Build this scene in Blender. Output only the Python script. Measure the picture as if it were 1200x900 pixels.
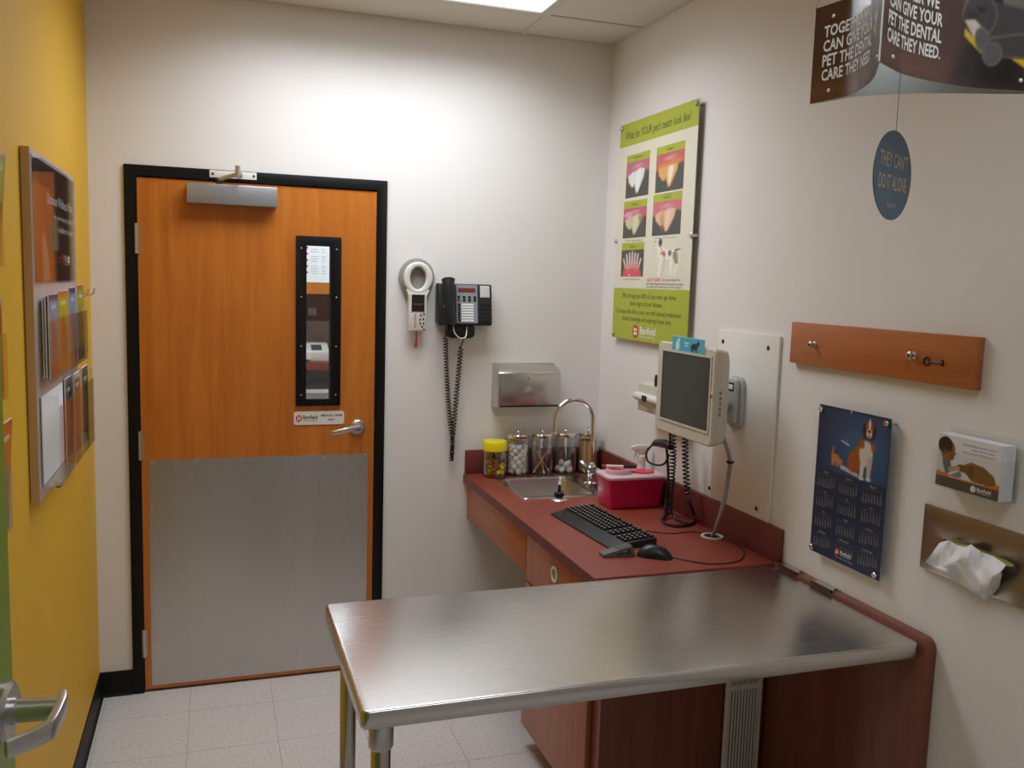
import bpy, bmesh, math, random
import numpy as np
from mathutils import Vector, Matrix
random.seed(7)
rng = np.random.default_rng(11)
for o in list(bpy.data.objects):
    bpy.data.objects.remove(o)
sc = bpy.context.scene
COL = sc.collection
R = math.radians
PI = math.pi

# ------------------------------------------------------------------ camera
W, H = 2.111, 2.735            # room width, ceiling height (left wall x=0, back wall y=0)
CAM = np.array([0.4393, -3.6890, 1.6874])
FPX = 1037.0                   # focal length in pixels of the 1200x900 frame
_y, _p, _r = R(18.722), R(-6.5287), R(1.7468)
FWD = np.array([math.sin(_y) * math.cos(_p), math.cos(_y) * math.cos(_p), math.sin(_p)])
_rt = np.array([math.cos(_y), -math.sin(_y), 0.0])
_up = np.cross(_rt, FWD)
RT = math.cos(_r) * _rt + math.sin(_r) * _up
UP = -math.sin(_r) * _rt + math.cos(_r) * _up
cam = bpy.data.cameras.new('camera')
cam.sensor_width = 36.0
cam.lens = 36.0 * FPX / 1200.0
cam.clip_start = 0.05
camo = bpy.data.objects.new('camera', cam)
COL.objects.link(camo)
camo.matrix_world = Matrix(((RT[0], UP[0], -FWD[0], CAM[0]), (RT[1], UP[1], -FWD[1], CAM[1]),
                            (RT[2], UP[2], -FWD[2], CAM[2]), (0, 0, 0, 1)))
sc.camera = camo

def P(ax, val, x, y):
    """where the sight line of pixel (x, y) meets the plane axis=val (a wall, floor, counter ...)"""
    d = FWD + RT * (x - 600) / FPX - UP * (y - 450) / FPX
    t = (val - CAM[ax]) / d[ax]
    return Vector(CAM + t * d)

# ------------------------------------------------------------------ world, exposure
sc.view_settings.view_transform = 'Standard'
sc.view_settings.look = 'None'
sc.view_settings.gamma = 1.0
sc.view_settings.use_curve_mapping = False
sc.view_settings.exposure = 0.0
w = bpy.data.worlds.new('world')
sc.world = w
w.use_nodes = True
w.node_tree.nodes['Background'].inputs[0].default_value = (0.9, 0.85, 0.8, 1)
w.node_tree.nodes['Background'].inputs[1].default_value = 0.02
LAMP = 15.5                    # watts sent down by the lensed ceiling fixture over the counter
FILL_LAMP = 6.8               # unseen fixture added behind the camera as fill light
LAMP_ROOM2 = 16.0              # brightness of the fixture of the room beyond the door
LENS = 1.6                     # glow of the fixtures' prismatic lenses
SPREAD = 153.0                 # degrees of beam below the lenses
LAMP_COL = (0.90, 0.965, 1.05, 1)

for nm_, x_, y_, pw_ in (('lamp_over_counter', 1.078, -0.595, LAMP), ('fill_behind_camera', 1.078, -3.035, FILL_LAMP)):  # the second one is an unseen fill lamp
    la = bpy.data.lights.new(nm_, 'AREA')
    la.shape = 'RECTANGLE'; la.size = 1.13; la.size_y = 0.52
    la.energy = pw_; la.color = LAMP_COL[:3]; la.spread = R(SPREAD)
    lo = bpy.data.objects.new(nm_, la); COL.objects.link(lo)
    lo.location = (x_, y_, H - 0.008)

# ------------------------------------------------------------------ materials
def lin(c):
    c = np.asarray(c, float)
    return np.where(c <= 0.04045, c / 12.92, ((c + 0.055) / 1.055) ** 2.4)
def s(r, g, b):
    return tuple(lin(np.array([r, g, b]) / 255.0)) + (1.0,)
MATS = {}
def mat(name, col, rough=0.5, metal=0.0, var=0.06, scale=20.0, bump=0.0, bscale=200.0, spec=0.5,
        stretch=(1, 1, 1), sss=0.0, coat=0.0, trans=0.0, rvar=0.0, alpha=1.0):
    m = bpy.data.materials.new(name)
    m.use_nodes = True
    nt = m.node_tree
    b = nt.nodes['Principled BSDF']
    b.inputs['Roughness'].default_value = rough
    b.inputs['Metallic'].default_value = metal
    b.inputs['Specular IOR Level'].default_value = spec
    b.inputs['Coat Weight'].default_value = coat
    b.inputs['Transmission Weight'].default_value = trans
    b.inputs['Alpha'].default_value = alpha
    tc = nt.nodes.new('ShaderNodeTexCoord')
    mp = nt.nodes.new('ShaderNodeMapping')
    mp.inputs['Scale'].default_value = stretch
    nt.links.new(tc.outputs['Object'], mp.inputs[0])
    no = nt.nodes.new('ShaderNodeTexNoise')
    no.inputs['Scale'].default_value = scale
    no.inputs['Detail'].default_value = 5
    nt.links.new(mp.outputs[0], no.inputs['Vector'])
    mx = nt.nodes.new('ShaderNodeMix')
    mx.data_type = 'RGBA'
    c = np.array(col[:3])
    mx.inputs[6].default_value = tuple(np.clip(c * (1 - var * 1.6), 0, 1)) + (1,)
    mx.inputs[7].default_value = tuple(np.clip(c * (1 + var * 1.6), 0, 1)) + (1,)
    nt.links.new(no.outputs['Fac'], mx.inputs[0])
    nt.links.new(mx.outputs[2], b.inputs['Base Color'])
    if rvar:
        mr = nt.nodes.new('ShaderNodeMapRange')
        mr.inputs[1].default_value = 0.3
        mr.inputs[2].default_value = 0.7
        mr.inputs[3].default_value = rough - rvar
        mr.inputs[4].default_value = rough + rvar
        nt.links.new(no.outputs['Fac'], mr.inputs[0])
        nt.links.new(mr.outputs[0], b.inputs['Roughness'])
    if bump:
        n2 = nt.nodes.new('ShaderNodeTexNoise')
        n2.inputs['Scale'].default_value = bscale
        n2.inputs['Detail'].default_value = 3
        nt.links.new(mp.outputs[0], n2.inputs['Vector'])
        bp = nt.nodes.new('ShaderNodeBump')
        bp.inputs['Strength'].default_value = bump
        bp.inputs['Distance'].default_value = 0.002
        nt.links.new(n2.outputs['Fac'], bp.inputs['Height'])
        nt.links.new(bp.outputs[0], b.inputs['Normal'])
    MATS[name] = m
    return m

def wood(name, c1, c2, rough=0.4, stretch=(14, 14, 0.9), scale=1.6, coat=0.15):
    """maple-like veneer: long streaks along the unstretched axis plus fine pores"""
    m = mat(name, c1, rough=rough, coat=coat)
    nt = m.node_tree
    b = nt.nodes['Principled BSDF']
    mp = [n for n in nt.nodes if n.type == 'MAPPING'][0]
    mp.inputs['Scale'].default_value = stretch
    n1 = nt.nodes.new('ShaderNodeTexNoise'); n1.inputs['Scale'].default_value = scale; n1.inputs['Detail'].default_value = 8
    n1.inputs['Distortion'].default_value = 0.8
    n2 = nt.nodes.new('ShaderNodeTexNoise'); n2.inputs['Scale'].default_value = scale * 9; n2.inputs['Detail'].default_value = 4
    nt.links.new(mp.outputs[0], n1.inputs['Vector']); nt.links.new(mp.outputs[0], n2.inputs['Vector'])
    add = nt.nodes.new('ShaderNodeMath'); add.operation = 'MULTIPLY_ADD'
    add.inputs[1].default_value = 0.25
    nt.links.new(n2.outputs['Fac'], add.inputs[0]); nt.links.new(n1.outputs['Fac'], add.inputs[2])
    ra = nt.nodes.new('ShaderNodeValToRGB')
    ra.color_ramp.elements[0].position = 0.42; ra.color_ramp.elements[0].color = c1
    ra.color_ramp.elements[1].position = 0.82; ra.color_ramp.elements[1].color = c2
    nt.links.new(add.outputs[0], ra.inputs[0])
    nt.links.new(ra.outputs[0], b.inputs['Base Color'])
    return m

def clear(name, tint=(0.97, 0.98, 0.98), refl=0.08, rough=0.03, edge=0.45):
    """thin clear sheet: see-through with a fresnel-like gloss"""
    m = bpy.data.materials.new(name)
    m.use_nodes = True
    nt = m.node_tree
    nt.nodes.remove(nt.nodes['Principled BSDF'])
    out = nt.nodes['Material Output']
    tr = nt.nodes.new('ShaderNodeBsdfTransparent'); tr.inputs[0].default_value = tuple(tint) + (1,)
    gl = nt.nodes.new('ShaderNodeBsdfGlossy'); gl.inputs[0].default_value = (1, 1, 1, 1); gl.inputs[1].default_value = rough
    lw = nt.nodes.new('ShaderNodeLayerWeight'); lw.inputs[0].default_value = 0.35
    mr = nt.nodes.new('ShaderNodeMapRange')
    mr.inputs[3].default_value = refl; mr.inputs[4].default_value = edge
    mx = nt.nodes.new('ShaderNodeMixShader')
    nt.links.new(lw.outputs['Facing'], mr.inputs[0]); nt.links.new(mr.outputs[0], mx.inputs[0])
    nt.links.new(tr.outputs[0], mx.inputs[1]); nt.links.new(gl.outputs[0], mx.inputs[2])
    nt.links.new(mx.outputs[0], out.inputs[0])
    MATS[name] = m
    return m

def printed(name, rough=0.3, coat=0.2):
    m = bpy.data.materials.new(name)
    m.use_nodes = True
    nt = m.node_tree
    b = nt.nodes['Principled BSDF']
    at = nt.nodes.new('ShaderNodeVertexColor'); at.layer_name = 'ink'
    nt.links.new(at.outputs[0], b.inputs['Base Color'])
    b.inputs['Roughness'].default_value = rough
    b.inputs['Coat Weight'].default_value = coat
    MATS[name] = m
    return m

def emit(name, col, strength):
    m = bpy.data.materials.new(name)
    m.use_nodes = True
    nt = m.node_tree
    b = nt.nodes['Principled BSDF']
    b.inputs['Base Color'].default_value = (0.9, 0.9, 0.9, 1)
    b.inputs['Emission Color'].default_value = col
    b.inputs['Emission Strength'].default_value = strength
    MATS[name] = m
    return m

mat('wall_paint', s(234, 229, 224), 0.75, var=0.012, scale=6, bump=0.12, bscale=260)
mat('yellow_paint', s(226, 176, 36), 0.55, var=0.015, scale=5, bump=0.12, bscale=260)
mat('tile_base', s(120, 112, 104), 0.7)
mat('black_paint', s(12, 12, 13), 0.5, var=0.1, spec=0.25)
mat('black_rubber', s(14, 14, 15), 0.5, var=0.1, bump=0.05, spec=0.3)
wood('maple', s(182, 98, 21), s(202, 120, 34))
wood('maple_h', s(172, 94, 44), s(188, 110, 56), stretch=(14, 0.9, 14))
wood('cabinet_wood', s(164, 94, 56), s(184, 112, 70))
wood('shaded_dark_wood', s(116, 62, 44), s(134, 76, 54))  # darker cabinet wood, with the shade under the table in its colour
mat('counter_red', s(138, 62, 48), 0.38, var=0.05, scale=60, bump=0.03, bscale=500)
mat('counter_edge', s(112, 52, 46), 0.45, var=0.05, scale=60)
mat('steel', (0.62, 0.60, 0.58), 0.27, 1.0, var=0.008, scale=1.2, stretch=(3, 90, 90), rvar=0.006)
mat('steel_v', (0.56, 0.54, 0.51), 0.27, 1.0, var=0.03, scale=1.0, stretch=(9, 9, 0.25), rvar=0.015)
mat('steel_dull', (0.30, 0.25, 0.19), 0.36, 1.0, var=0.03, scale=2, stretch=(60, 3, 60), rvar=0.03)
mat('steel_plain', (0.60, 0.58, 0.55), 0.24, 1.0, var=0.01)
mat('satin_metal', (0.58, 0.57, 0.55), 0.33, 1.0, var=0.03)
mat('chrome', (0.75, 0.74, 0.72), 0.08, 1.0, var=0.01)
mat('silver_paint', s(168, 168, 172), 0.35, 0.6, var=0.02)
mat('iron', s(80, 72, 62), 0.4, 0.8, var=0.1)
mat('brass', s(176, 150, 90), 0.3, 0.9, var=0.05)
mat('white_plastic', s(226, 222, 212), 0.4, var=0.02)
mat('white_board', s(232, 227, 218), 0.35, var=0.01)
mat('beige_plastic', s(204, 198, 180), 0.42, var=0.02)
mat('grey_plastic', s(150, 148, 144), 0.45, var=0.02)
mat('light_grey', s(186, 184, 182), 0.4, var=0.02)
mat('cool_grey', s(142, 146, 152), 0.4, var=0.02)
mat('dark_grey', s(72, 74, 76), 0.5, var=0.04)
mat('mid_grey', s(104, 102, 98), 0.6, var=0.06)
mat('black_plastic', s(26, 27, 30), 0.35, var=0.08)
mat('charcoal', s(30, 32, 36), 0.45, var=0.06)
mat('screen', s(62, 64, 58), 0.22, var=0.02)
mat('lcd_red', s(120, 52, 46), 0.25, var=0.02)
mat('red_plastic', s(168, 26, 30), 0.4, var=0.05)
mat('sharps_red', s(200, 18, 76), 0.28, var=0.04, coat=0.3)
mat('sharps_lid', s(226, 190, 198), 0.3, var=0.03, coat=0.3)
mat('sharps_bright', s(226, 40, 66), 0.3, var=0.03, coat=0.3)
mat('yellow_lid', s(238, 212, 10), 0.35, var=0.03)
mat('carton_yellow', s(222, 210, 130), 0.7, var=0.03)
mat('cotton', s(240, 238, 234), 0.95, var=0.02, bump=0.6, bscale=500)
mat('treat', s(196, 140, 66), 0.8, var=0.2, scale=90, bump=0.4)
mat('stick', s(206, 162, 104), 0.7, var=0.08, scale=40, stretch=(1, 1, 0.1))
mat('paper', s(240, 240, 240), 0.8, var=0.01)
mat('tissue_paper', s(238, 236, 238), 0.9, var=0.01, bump=0.1, bscale=300)
mat('ink_black', s(30, 30, 34), 0.5, var=0.0)
mat('ink_grey', s(120, 116, 110), 0.5, var=0.0)
mat('ink_pale', s(186, 186, 192), 0.5, var=0.0)
mat('ink_white', s(236, 234, 230), 0.5, var=0.0)
mat('ink_cream', s(176, 170, 150), 0.5, var=0.0)
mat('ink_orange', s(222, 96, 34), 0.5, var=0.0)
mat('ink_red', s(204, 62, 36), 0.5, var=0.0)
mat('ink_olive', s(66, 84, 40), 0.5, var=0.0)
mat('ink_gold', s(196, 178, 140), 0.5, var=0.0)
mat('poster_paper', s(226, 220, 198), 0.4, var=0.01)
mat('poster_green', s(172, 180, 48), 0.4, var=0.01)
mat('navy', s(28, 46, 74), 0.35, var=0.04, scale=4)
mat('oval_blue', s(72, 100, 122), 0.45, var=0.02)
mat('board_wood', s(206, 166, 112), 0.5, var=0.08, scale=30, stretch=(1, 1, 0.1))
mat('board_laminate', s(196, 176, 166), 0.4, var=0.02)
mat('green_paint', s(122, 146, 30), 0.35, var=0.02, scale=5)
mat('spray_white', s(236, 228, 222), 0.4, var=0.02)
mat('conduit', s(168, 162, 148), 0.5, var=0.04)
mat('tile_mat', s(206, 200, 194), 0.35, var=0.035, scale=34, spec=0.4)
mat('ceiling_tile', s(222, 215, 204), 0.9, var=0.05, scale=160, bump=0.5, bscale=220)
mat('tbar', s(214, 208, 196), 0.5, var=0.01)
mat('card_back', s(206, 208, 204), 0.45, var=0.02)
mat('hall_paint', s(206, 200, 190), 0.7, var=0.01)
clear('acrylic', (0.96, 0.97, 0.97), 0.04, 0.04, 0.36)
clear('holder_acrylic', (0.97, 0.98, 0.98), 0.012, 0.04, 0.12)
clear('pane_glass', (0.95, 0.97, 0.96), 0.04, 0.01, 0.4)
clear('jar_glass', (0.98, 0.985, 0.98), 0.04, 0.02, 0.6)
clear('bottle_clear', (0.93, 0.90, 0.84), 0.06, 0.05, 0.6)
printed('print_gloss', 0.28, 0.3)
printed('print_matt', 0.5, 0.0)
# speckled vinyl floor tile
nt = MATS['tile_mat'].node_tree
vo = nt.nodes.new('ShaderNodeTexNoise'); vo.inputs['Scale'].default_value = 130; vo.inputs['Detail'].default_value = 2
oi = nt.nodes.new('ShaderNodeObjectInfo')
tcn = [n for n in nt.nodes if n.type == 'TEX_COORD'][0]
ad = nt.nodes.new('ShaderNodeVectorMath'); ad.operation = 'ADD'
nt.links.new(tcn.outputs['Object'], ad.inputs[0]); nt.links.new(oi.outputs['Location'], ad.inputs[1])
nt.links.new(ad.outputs[0], vo.inputs['Vector'])
ra = nt.nodes.new('ShaderNodeValToRGB')
ra.color_ramp.elements[0].position = 0.30; ra.color_ramp.elements[0].color = s(176, 164, 158)
ra.color_ramp.elements[1].position = 0.44; ra.color_ramp.elements[1].color = s(221, 215, 212)
nt.links.new(vo.outputs['Fac'], ra.inputs[0])
nt.links.new(ra.outputs[0], nt.nodes['Principled BSDF'].inputs['Base Color'])

# ------------------------------------------------------------------ geometry helpers
class Fr:
    """a local frame: a to the right, b up, c towards the viewer"""
    def __init__(self, o, u, v, n):
        self.o, self.u, self.v, self.n = Vector(o), Vector(u).normalized(), Vector(v).normalized(), Vector(n).normalized()
    def p(self, a, b, c=0.0):
        return self.o + self.u * a + self.v * b + self.n * c
    def sub(self, a, b, c=0.0):
        return Fr(self.p(a, b, c), self.u, self.v, self.n)
WORLD = Fr((0, 0, 0), (1, 0, 0), (0, 1, 0), (0, 0, 1))
BACK = Fr((0, 0, 0), (1, 0, 0), (0, 0, 1), (0, -1, 0))        # facing the back wall
RIGHT = Fr((W, 0, 0), (0, -1, 0), (0, 0, 1), (-1, 0, 0))      # facing the right wall: a = -y
LEFT = Fr((0, 0, 0), (0, 1, 0), (0, 0, 1), (1, 0, 0))         # facing the left wall: a = y

class MB:
    def __init__(self):
        self.v, self.f = [], []
    def add(self, vs, fs):
        n = len(self.v)
        self.v += [Vector(q) for q in vs]
        self.f += [tuple(i + n for i in f) for f in fs]
        return self
    def fbox(self, fr, a0, a1, b0, b1, c0, c1):
        a0, a1 = min(a0, a1), max(a0, a1); b0, b1 = min(b0, b1), max(b0, b1); c0, c1 = min(c0, c1), max(c0, c1)
        q = [fr.p(a, b, c) for c in (c0, c1) for b in (b0, b1) for a in (a0, a1)]
        return self.add(q, [(0, 2, 3, 1), (4, 5, 7, 6), (0, 1, 5, 4), (2, 6, 7, 3), (0, 4, 6, 2), (1, 3, 7, 5)])
    def box(self, x0, x1, y0, y1, z0, z1):
        return self.fbox(WORLD, x0, x1, y0, y1, z0, z1)
    def prism(self, fr, pts, c0, c1):
        n = len(pts)
        vs = [fr.p(a, b, c0) for a, b in pts] + [fr.p(a, b, c1) for a, b in pts]
        fs = [tuple(range(n - 1, -1, -1)), tuple(range(n, 2 * n))]
        fs += [(i, (i + 1) % n, n + (i + 1) % n, n + i) for i in range(n)]
        return self.add(vs, fs)
    def loft(self, rings, cap=True):
        n = len(rings[0])
        vs = [q for r in rings for q in r]
        fs = []
        for k in range(len(rings) - 1):
            for i in range(n):
                j = (i + 1) % n
                fs.append((k * n + i, k * n + j, (k + 1) * n + j, (k + 1) * n + i))
        if cap:
            fs.append(tuple(range(n - 1, -1, -1)))
            fs.append(tuple((len(rings) - 1) * n + i for i in range(n)))
        return self.add(vs, fs)
    def ring(self, fr, outer, inner, c0, c1):
        n = len(outer)
        vs = [fr.p(a, b, c) for c in (c0, c1) for L in (outer, inner) for a, b in L]
        fs = []
        for i in range(n):
            j = (i + 1) % n
            fs += [(i, n + i, n + j, j), (2 * n + i, 2 * n + j, 3 * n + j, 3 * n + i),
                   (i, j, 2 * n + j, 2 * n + i), (n + i, 3 * n + i, 3 * n + j, n + j)]
        return self.add(vs, fs)
    def tube(self, pts, r, n=8, cap=True):
        pts = [Vector(q) for q in pts]
        rr = r if isinstance(r, (list, tuple)) else [r] * len(pts)
        rings, prev = [], None
        for i, q in enumerate(pts):
            t = (pts[min(i + 1, len(pts) - 1)] - pts[max(i - 1, 0)]).normalized()
            if prev is None:
                a = Vector((0, 0, 1)) if abs(t.z) < 0.9 else Vector((1, 0, 0))
                nn = t.cross(a).normalized()
            else:
                nn = (prev - t * prev.dot(t)).normalized()
            prev = nn
            bb = t.cross(nn)
            rings.append([q + (nn * math.cos(2 * PI * k / n) + bb * math.sin(2 * PI * k / n)) * rr[i] for k in range(n)])
        return self.loft(rings, cap)
    def lathe(self, fr, prof, n=20, cap=True, sa=1.0, sb=1.0):
        """profile of (radius, c) about the frame's c axis"""
        rings = [[fr.p(sa * r * math.cos(2 * PI * k / n), sb * r * math.sin(2 * PI * k / n), c) for k in range(n)] for r, c in prof]
        return self.loft(rings, cap)
    def blob(self, c, rx, ry, rz, n=10, m=7, jit=0.0):
        c = Vector(c)
        rings = []
        for i in range(m):
            th = PI * (i + 0.5) / m
            rings.append([c + Vector((rx * math.sin(th) * math.cos(2 * PI * k / n), ry * math.sin(th) * math.sin(2 * PI * k / n), rz * math.cos(th))) * (1 + jit * random.uniform(-1, 1)) for k in range(n)])
        return self.loft(rings)
    def build(self, name, m, parent=None, bevel=0.0, seg=2, angle=35, origin=None, flat=False):
        me = bpy.data.meshes.new(name)
        if parent is not None:
            inv = parent.matrix_basis.inverted() if parent.parent is None else (parent.parent.matrix_basis @ parent.matrix_basis).inverted()
            vs = [inv @ q for q in self.v]
            loc = None
        else:
            if origin is None:
                xs = [q.x for q in self.v]; ys = [q.y for q in self.v]; zs = [q.z for q in self.v]
                origin = Vector(((min(xs) + max(xs)) / 2, (min(ys) + max(ys)) / 2, min(zs)))
            loc = Vector(origin)
            vs = [q - loc for q in self.v]
        me.from_pydata([tuple(q) for q in vs], [], self.f)
        bm = bmesh.new(); bm.from_mesh(me)
        bmesh.ops.recalc_face_normals(bm, faces=bm.faces)
        if bevel > 0:
            ed = [e for e in bm.edges if len(e.link_faces) == 2 and e.calc_face_angle(0) > 0.6]
            bmesh.ops.bevel(bm, geom=ed, offset=bevel, segments=seg, affect='EDGES', profile=0.5, clamp_overlap=True)
        bm.to_mesh(me); bm.free()
        if not flat:
            me.polygons.foreach_set('use_smooth', [True] * len(me.polygons))
            me.set_sharp_from_angle(angle=R(angle))
        me.materials.append(MATS[m] if isinstance(m, str) else m)
        o = bpy.data.objects.new(name, me)
        COL.objects.link(o)
        if parent is not None:
            o.parent = parent
        else:
            o.location = loc
        return o

def tag(o, label=None, cat=None, group=None, kind=None):
    if label: o['label'] = label
    if cat: o['category'] = cat
    if group: o['group'] = group
    if kind: o['kind'] = kind
    return o
def thing(name, label, cat, loc, rotz=0.0, group=None, kind=None):
    o = bpy.data.objects.new(name, None)
    COL.objects.link(o)
    o.empty_display_size = 0.05
    o.location = loc
    o.rotation_euler = (0, 0, rotz)
    o.matrix_basis = Matrix.Translation(Vector(loc)) @ Matrix.Rotation(rotz, 4, 'Z')
    return tag(o, label, cat, group, kind)
def copy_tree(o, loc):
    c = o.copy(); COL.objects.link(c); c.location = loc
    for ch in o.children:
        d = ch.copy(); COL.objects.link(d); d.parent = c
    return c
def rect(a0, a1, b0, b1):
    return [(a0, b0), (a1, b0), (a1, b1), (a0, b1)]
def rrect(a0, a1, b0, b1, r, k=5):
    q = []
    for cx, cy, t0 in ((a1 - r, b0 + r, -90), (a1 - r, b1 - r, 0), (a0 + r, b1 - r, 90), (a0 + r, b0 + r, 180)):
        for i in range(k + 1):
            t = R(t0 + 90 * i / k)
            q.append((cx + r * math.cos(t), cy + r * math.sin(t)))
    return q
def ell(ca, cb, ra, rb, n=32):
    return [(ca + ra * math.cos(2 * PI * i / n), cb + rb * math.sin(2 * PI * i / n)) for i in range(n)]
def sqr(ca, cb, ra, rb, n=32):
    q = []
    for i in range(n):
        c_, s_ = math.cos(2 * PI * i / n), math.sin(2 * PI * i / n)
        m_ = max(abs(c_), abs(s_))
        q.append((ca + ra * c_ / m_, cb + rb * s_ / m_))
    return q
def spline(pts, n=8):
    pts = [Vector(q) for q in pts]
    out = []
    for i in range(len(pts) - 1):
        p0, p1, p2, p3 = pts[max(i - 1, 0)], pts[i], pts[i + 1], pts[min(i + 2, len(pts) - 1)]
        for k in range(n):
            t = k / n
            out.append(0.5 * ((2 * p1) + (p2 - p0) * t + (2 * p0 - 5 * p1 + 4 * p2 - p3) * t * t + (3 * p1 - p0 - 3 * p2 + p3) * t ** 3))
    out.append(pts[-1])
    return out
def helix(path, rad, pitch, seg=10):
    """a coil wound around a smooth path"""
    path = [Vector(q) for q in path]
    L = [0.0]
    for i in range(1, len(path)):
        L.append(L[-1] + (path[i] - path[i - 1]).length)
    n = int(L[-1] / pitch * seg)
    out, prev, j = [], None, 0
    for k in range(n + 1):
        d = L[-1] * k / n
        while j < len(L) - 2 and L[j + 1] < d: j += 1
        f = (d - L[j]) / max(L[j + 1] - L[j], 1e-9)
        q = path[j].lerp(path[j + 1], f)
        t = (path[j + 1] - path[j]).normalized()
        if prev is None:
            a = Vector((1, 0, 0)) if abs(t.x) < 0.9 else Vector((0, 1, 0))
            nn = t.cross(a).normalized()
        else:
            nn = (prev - t * prev.dot(t)).normalized()
        prev = nn
        an = 2 * PI * k / seg
        out.append(q + (nn * math.cos(an) + t.cross(nn) * math.sin(an)) * rad)
    return out

# ---- lettering
_TC = {}
def glyphs(body, bold=0.0):
    k = (body, bold)
    if k in _TC: return _TC[k]
    cu = bpy.data.curves.new('t', 'FONT')
    cu.body = body; cu.size = 1.0; cu.resolution_u = 2; cu.offset = bold
    cu.fill_mode = 'FRONT'
    ob = bpy.data.objects.new('t', cu)
    me = bpy.data.meshes.new_from_object(ob)
    v = np.array([q.co[:2] for q in me.vertices]) if len(me.vertices) else np.zeros((1, 2))
    f = [tuple(p.vertices) for p in me.polygons]
    bpy.data.objects.remove(ob); bpy.data.curves.remove(cu); bpy.data.meshes.remove(me)
    lo, hi = v.min(0), v.max(0)
    v = (v - lo)
    _TC[k] = (v, f, hi - lo)
    return _TC[k]
def text(mb, fr, body, a, b, h=None, w=None, c=0.0008, align='C', bold=0.0, warp=None):
    """letters with cap box h high (and w wide when given), centred at (a, b) or starting at a"""
    v, f, d = glyphs(body, bold)
    sy = h / d[1] if h else (w / d[0])
    sx = w / d[0] if w else sy
    ww = d[0] * sx
    x0 = a - ww / 2 if align == 'C' else (a if align == 'L' else a - ww)
    y0 = b - d[1] * sy / 2
    pts = [(x0 + q[0] * sx, y0 + q[1] * sy) for q in v]
    if warp: return mb.add([warp(x, y, c) for x, y in pts], f)
    return mb.add([fr.p(x, y, c) for x, y in pts], f)
def lettering(fr, lines, m, parent, name='lettering', c=0.0008, bold=0.0):
    mb = MB()
    for L in lines: text(mb, fr, *L[:3], **dict(L[3], c=c, bold=L[3].get('bold', bold)))
    return mb.build(name, m, parent, flat=True)

# ---- printed pictures: a fine grid of inked points
class Ink:
    def __init__(self, nx, ny, asp, bg):
        """coordinates: x in 0..asp, y in 0..1 upwards"""
        self.nx, self.ny, self.asp = nx, ny, asp
        self.X, self.Y = np.meshgrid(np.linspace(0, asp, nx), np.linspace(0, 1, ny))
        self.C = np.ones((ny, nx, 3)) * (np.array(bg) / 255.0)
    def mix(self, d, col, soft):
        a = np.clip(0.5 - d / (soft + 1e-9), 0, 1)[..., None]
        self.C = self.C * (1 - a) + a * np.array(col) / 255.0
        return self
    def ellipse(self, cx, cy, rx, ry, col, rot=0.0, soft=0.01):
        c_, s_ = math.cos(rot), math.sin(rot)
        x = (self.X - cx) * c_ + (self.Y - cy) * s_
        y = -(self.X - cx) * s_ + (self.Y - cy) * c_
        return self.mix((np.sqrt((x / rx) ** 2 + (y / ry) ** 2) - 1) * min(rx, ry), col, soft)
    def poly(self, pts, col, soft=0.01):
        X, Y = self.X, self.Y
        d = np.full(X.shape, 1e9); sg = np.ones(X.shape)
        n = len(pts)
        for i in range(n):
            ax, ay = pts[i]; bx, by = pts[i - 1]
            ex, ey = bx - ax, by - ay
            wx, wy = X - ax, Y - ay
            t = np.clip((wx * ex + wy * ey) / (ex * ex + ey * ey + 1e-12), 0, 1)
            d = np.minimum(d, (wx - ex * t) ** 2 + (wy - ey * t) ** 2)
            c1, c2, c3 = Y >= ay, Y < by, ex * wy > ey * wx
            sg = np.where((c1 & c2 & c3) | (~c1 & ~c2 & ~c3), -sg, sg)
        return self.mix(sg * np.sqrt(d), col, soft)
    def cap(self, x0, y0, x1, y1, r0, r1, col, soft=0.01):
        ex, ey = x1 - x0, y1 - y0
        t = np.clip(((self.X - x0) * ex + (self.Y - y0) * ey) / (ex * ex + ey * ey + 1e-12), 0, 1)
        d = np.hypot(self.X - x0 - ex * t, self.Y - y0 - ey * t) - (r0 + (r1 - r0) * t)
        return self.mix(d, col, soft)
    def noise(self, amt, fine=1):
        n_ = rng.normal(0, amt, (self.ny, self.nx, 1))
        self.C = np.clip(self.C + n_, 0, 1)
        return self
    def build(self, name, fr, a0, a1, b0, b1, parent, m='print_gloss', c=0.0006, warp=None):
        nx, ny = self.nx, self.ny
        A = np.linspace(a0, a1, nx); B = np.linspace(b0, b1, ny)
        mb = MB()
        f_ = warp if warp else fr.p
        mb.v = [f_(a, b, c) for b in B for a in A]
        mb.f = [(j * nx + i, j * nx + i + 1, (j + 1) * nx + i + 1, (j + 1) * nx + i) for j in range(ny - 1) for i in range(nx - 1)]
        o = mb.build(name, m, parent, flat=warp is None)
        ca = o.data.color_attributes.new('ink', 'FLOAT_COLOR', 'POINT')
        col = np.ones((ny * nx, 4)); col[:, :3] = lin(np.clip(self.C, 0, 1)).reshape(-1, 3)
        ca.data.foreach_set('color', col.astype(np.float32).ravel())
        return o

def emblem(fr, a, b, r, parent, c=0.001, disc='ink_red'):
    """round orange-red emblem with a white four-petal mark"""
    mb = MB().prism(fr, ell(a, b, r, r, 24), c * 0.4, c)
    e = mb.build('emblem', disc, parent, flat=True)
    mb = MB()
    for k in range(4):
        t = PI / 4 + k * PI / 2
        mb.add([fr.p(a + r * 0.42 * math.cos(t) + r * 0.26 * math.cos(q), b + r * 0.42 * math.sin(t) + r * 0.26 * math.sin(q), c * 1.5) for q in np.linspace(0, 2 * PI, 10, endpoint=False)], [tuple(range(10))])
    mb.build('emblem_mark', 'ink_white', parent, flat=True)

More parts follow.
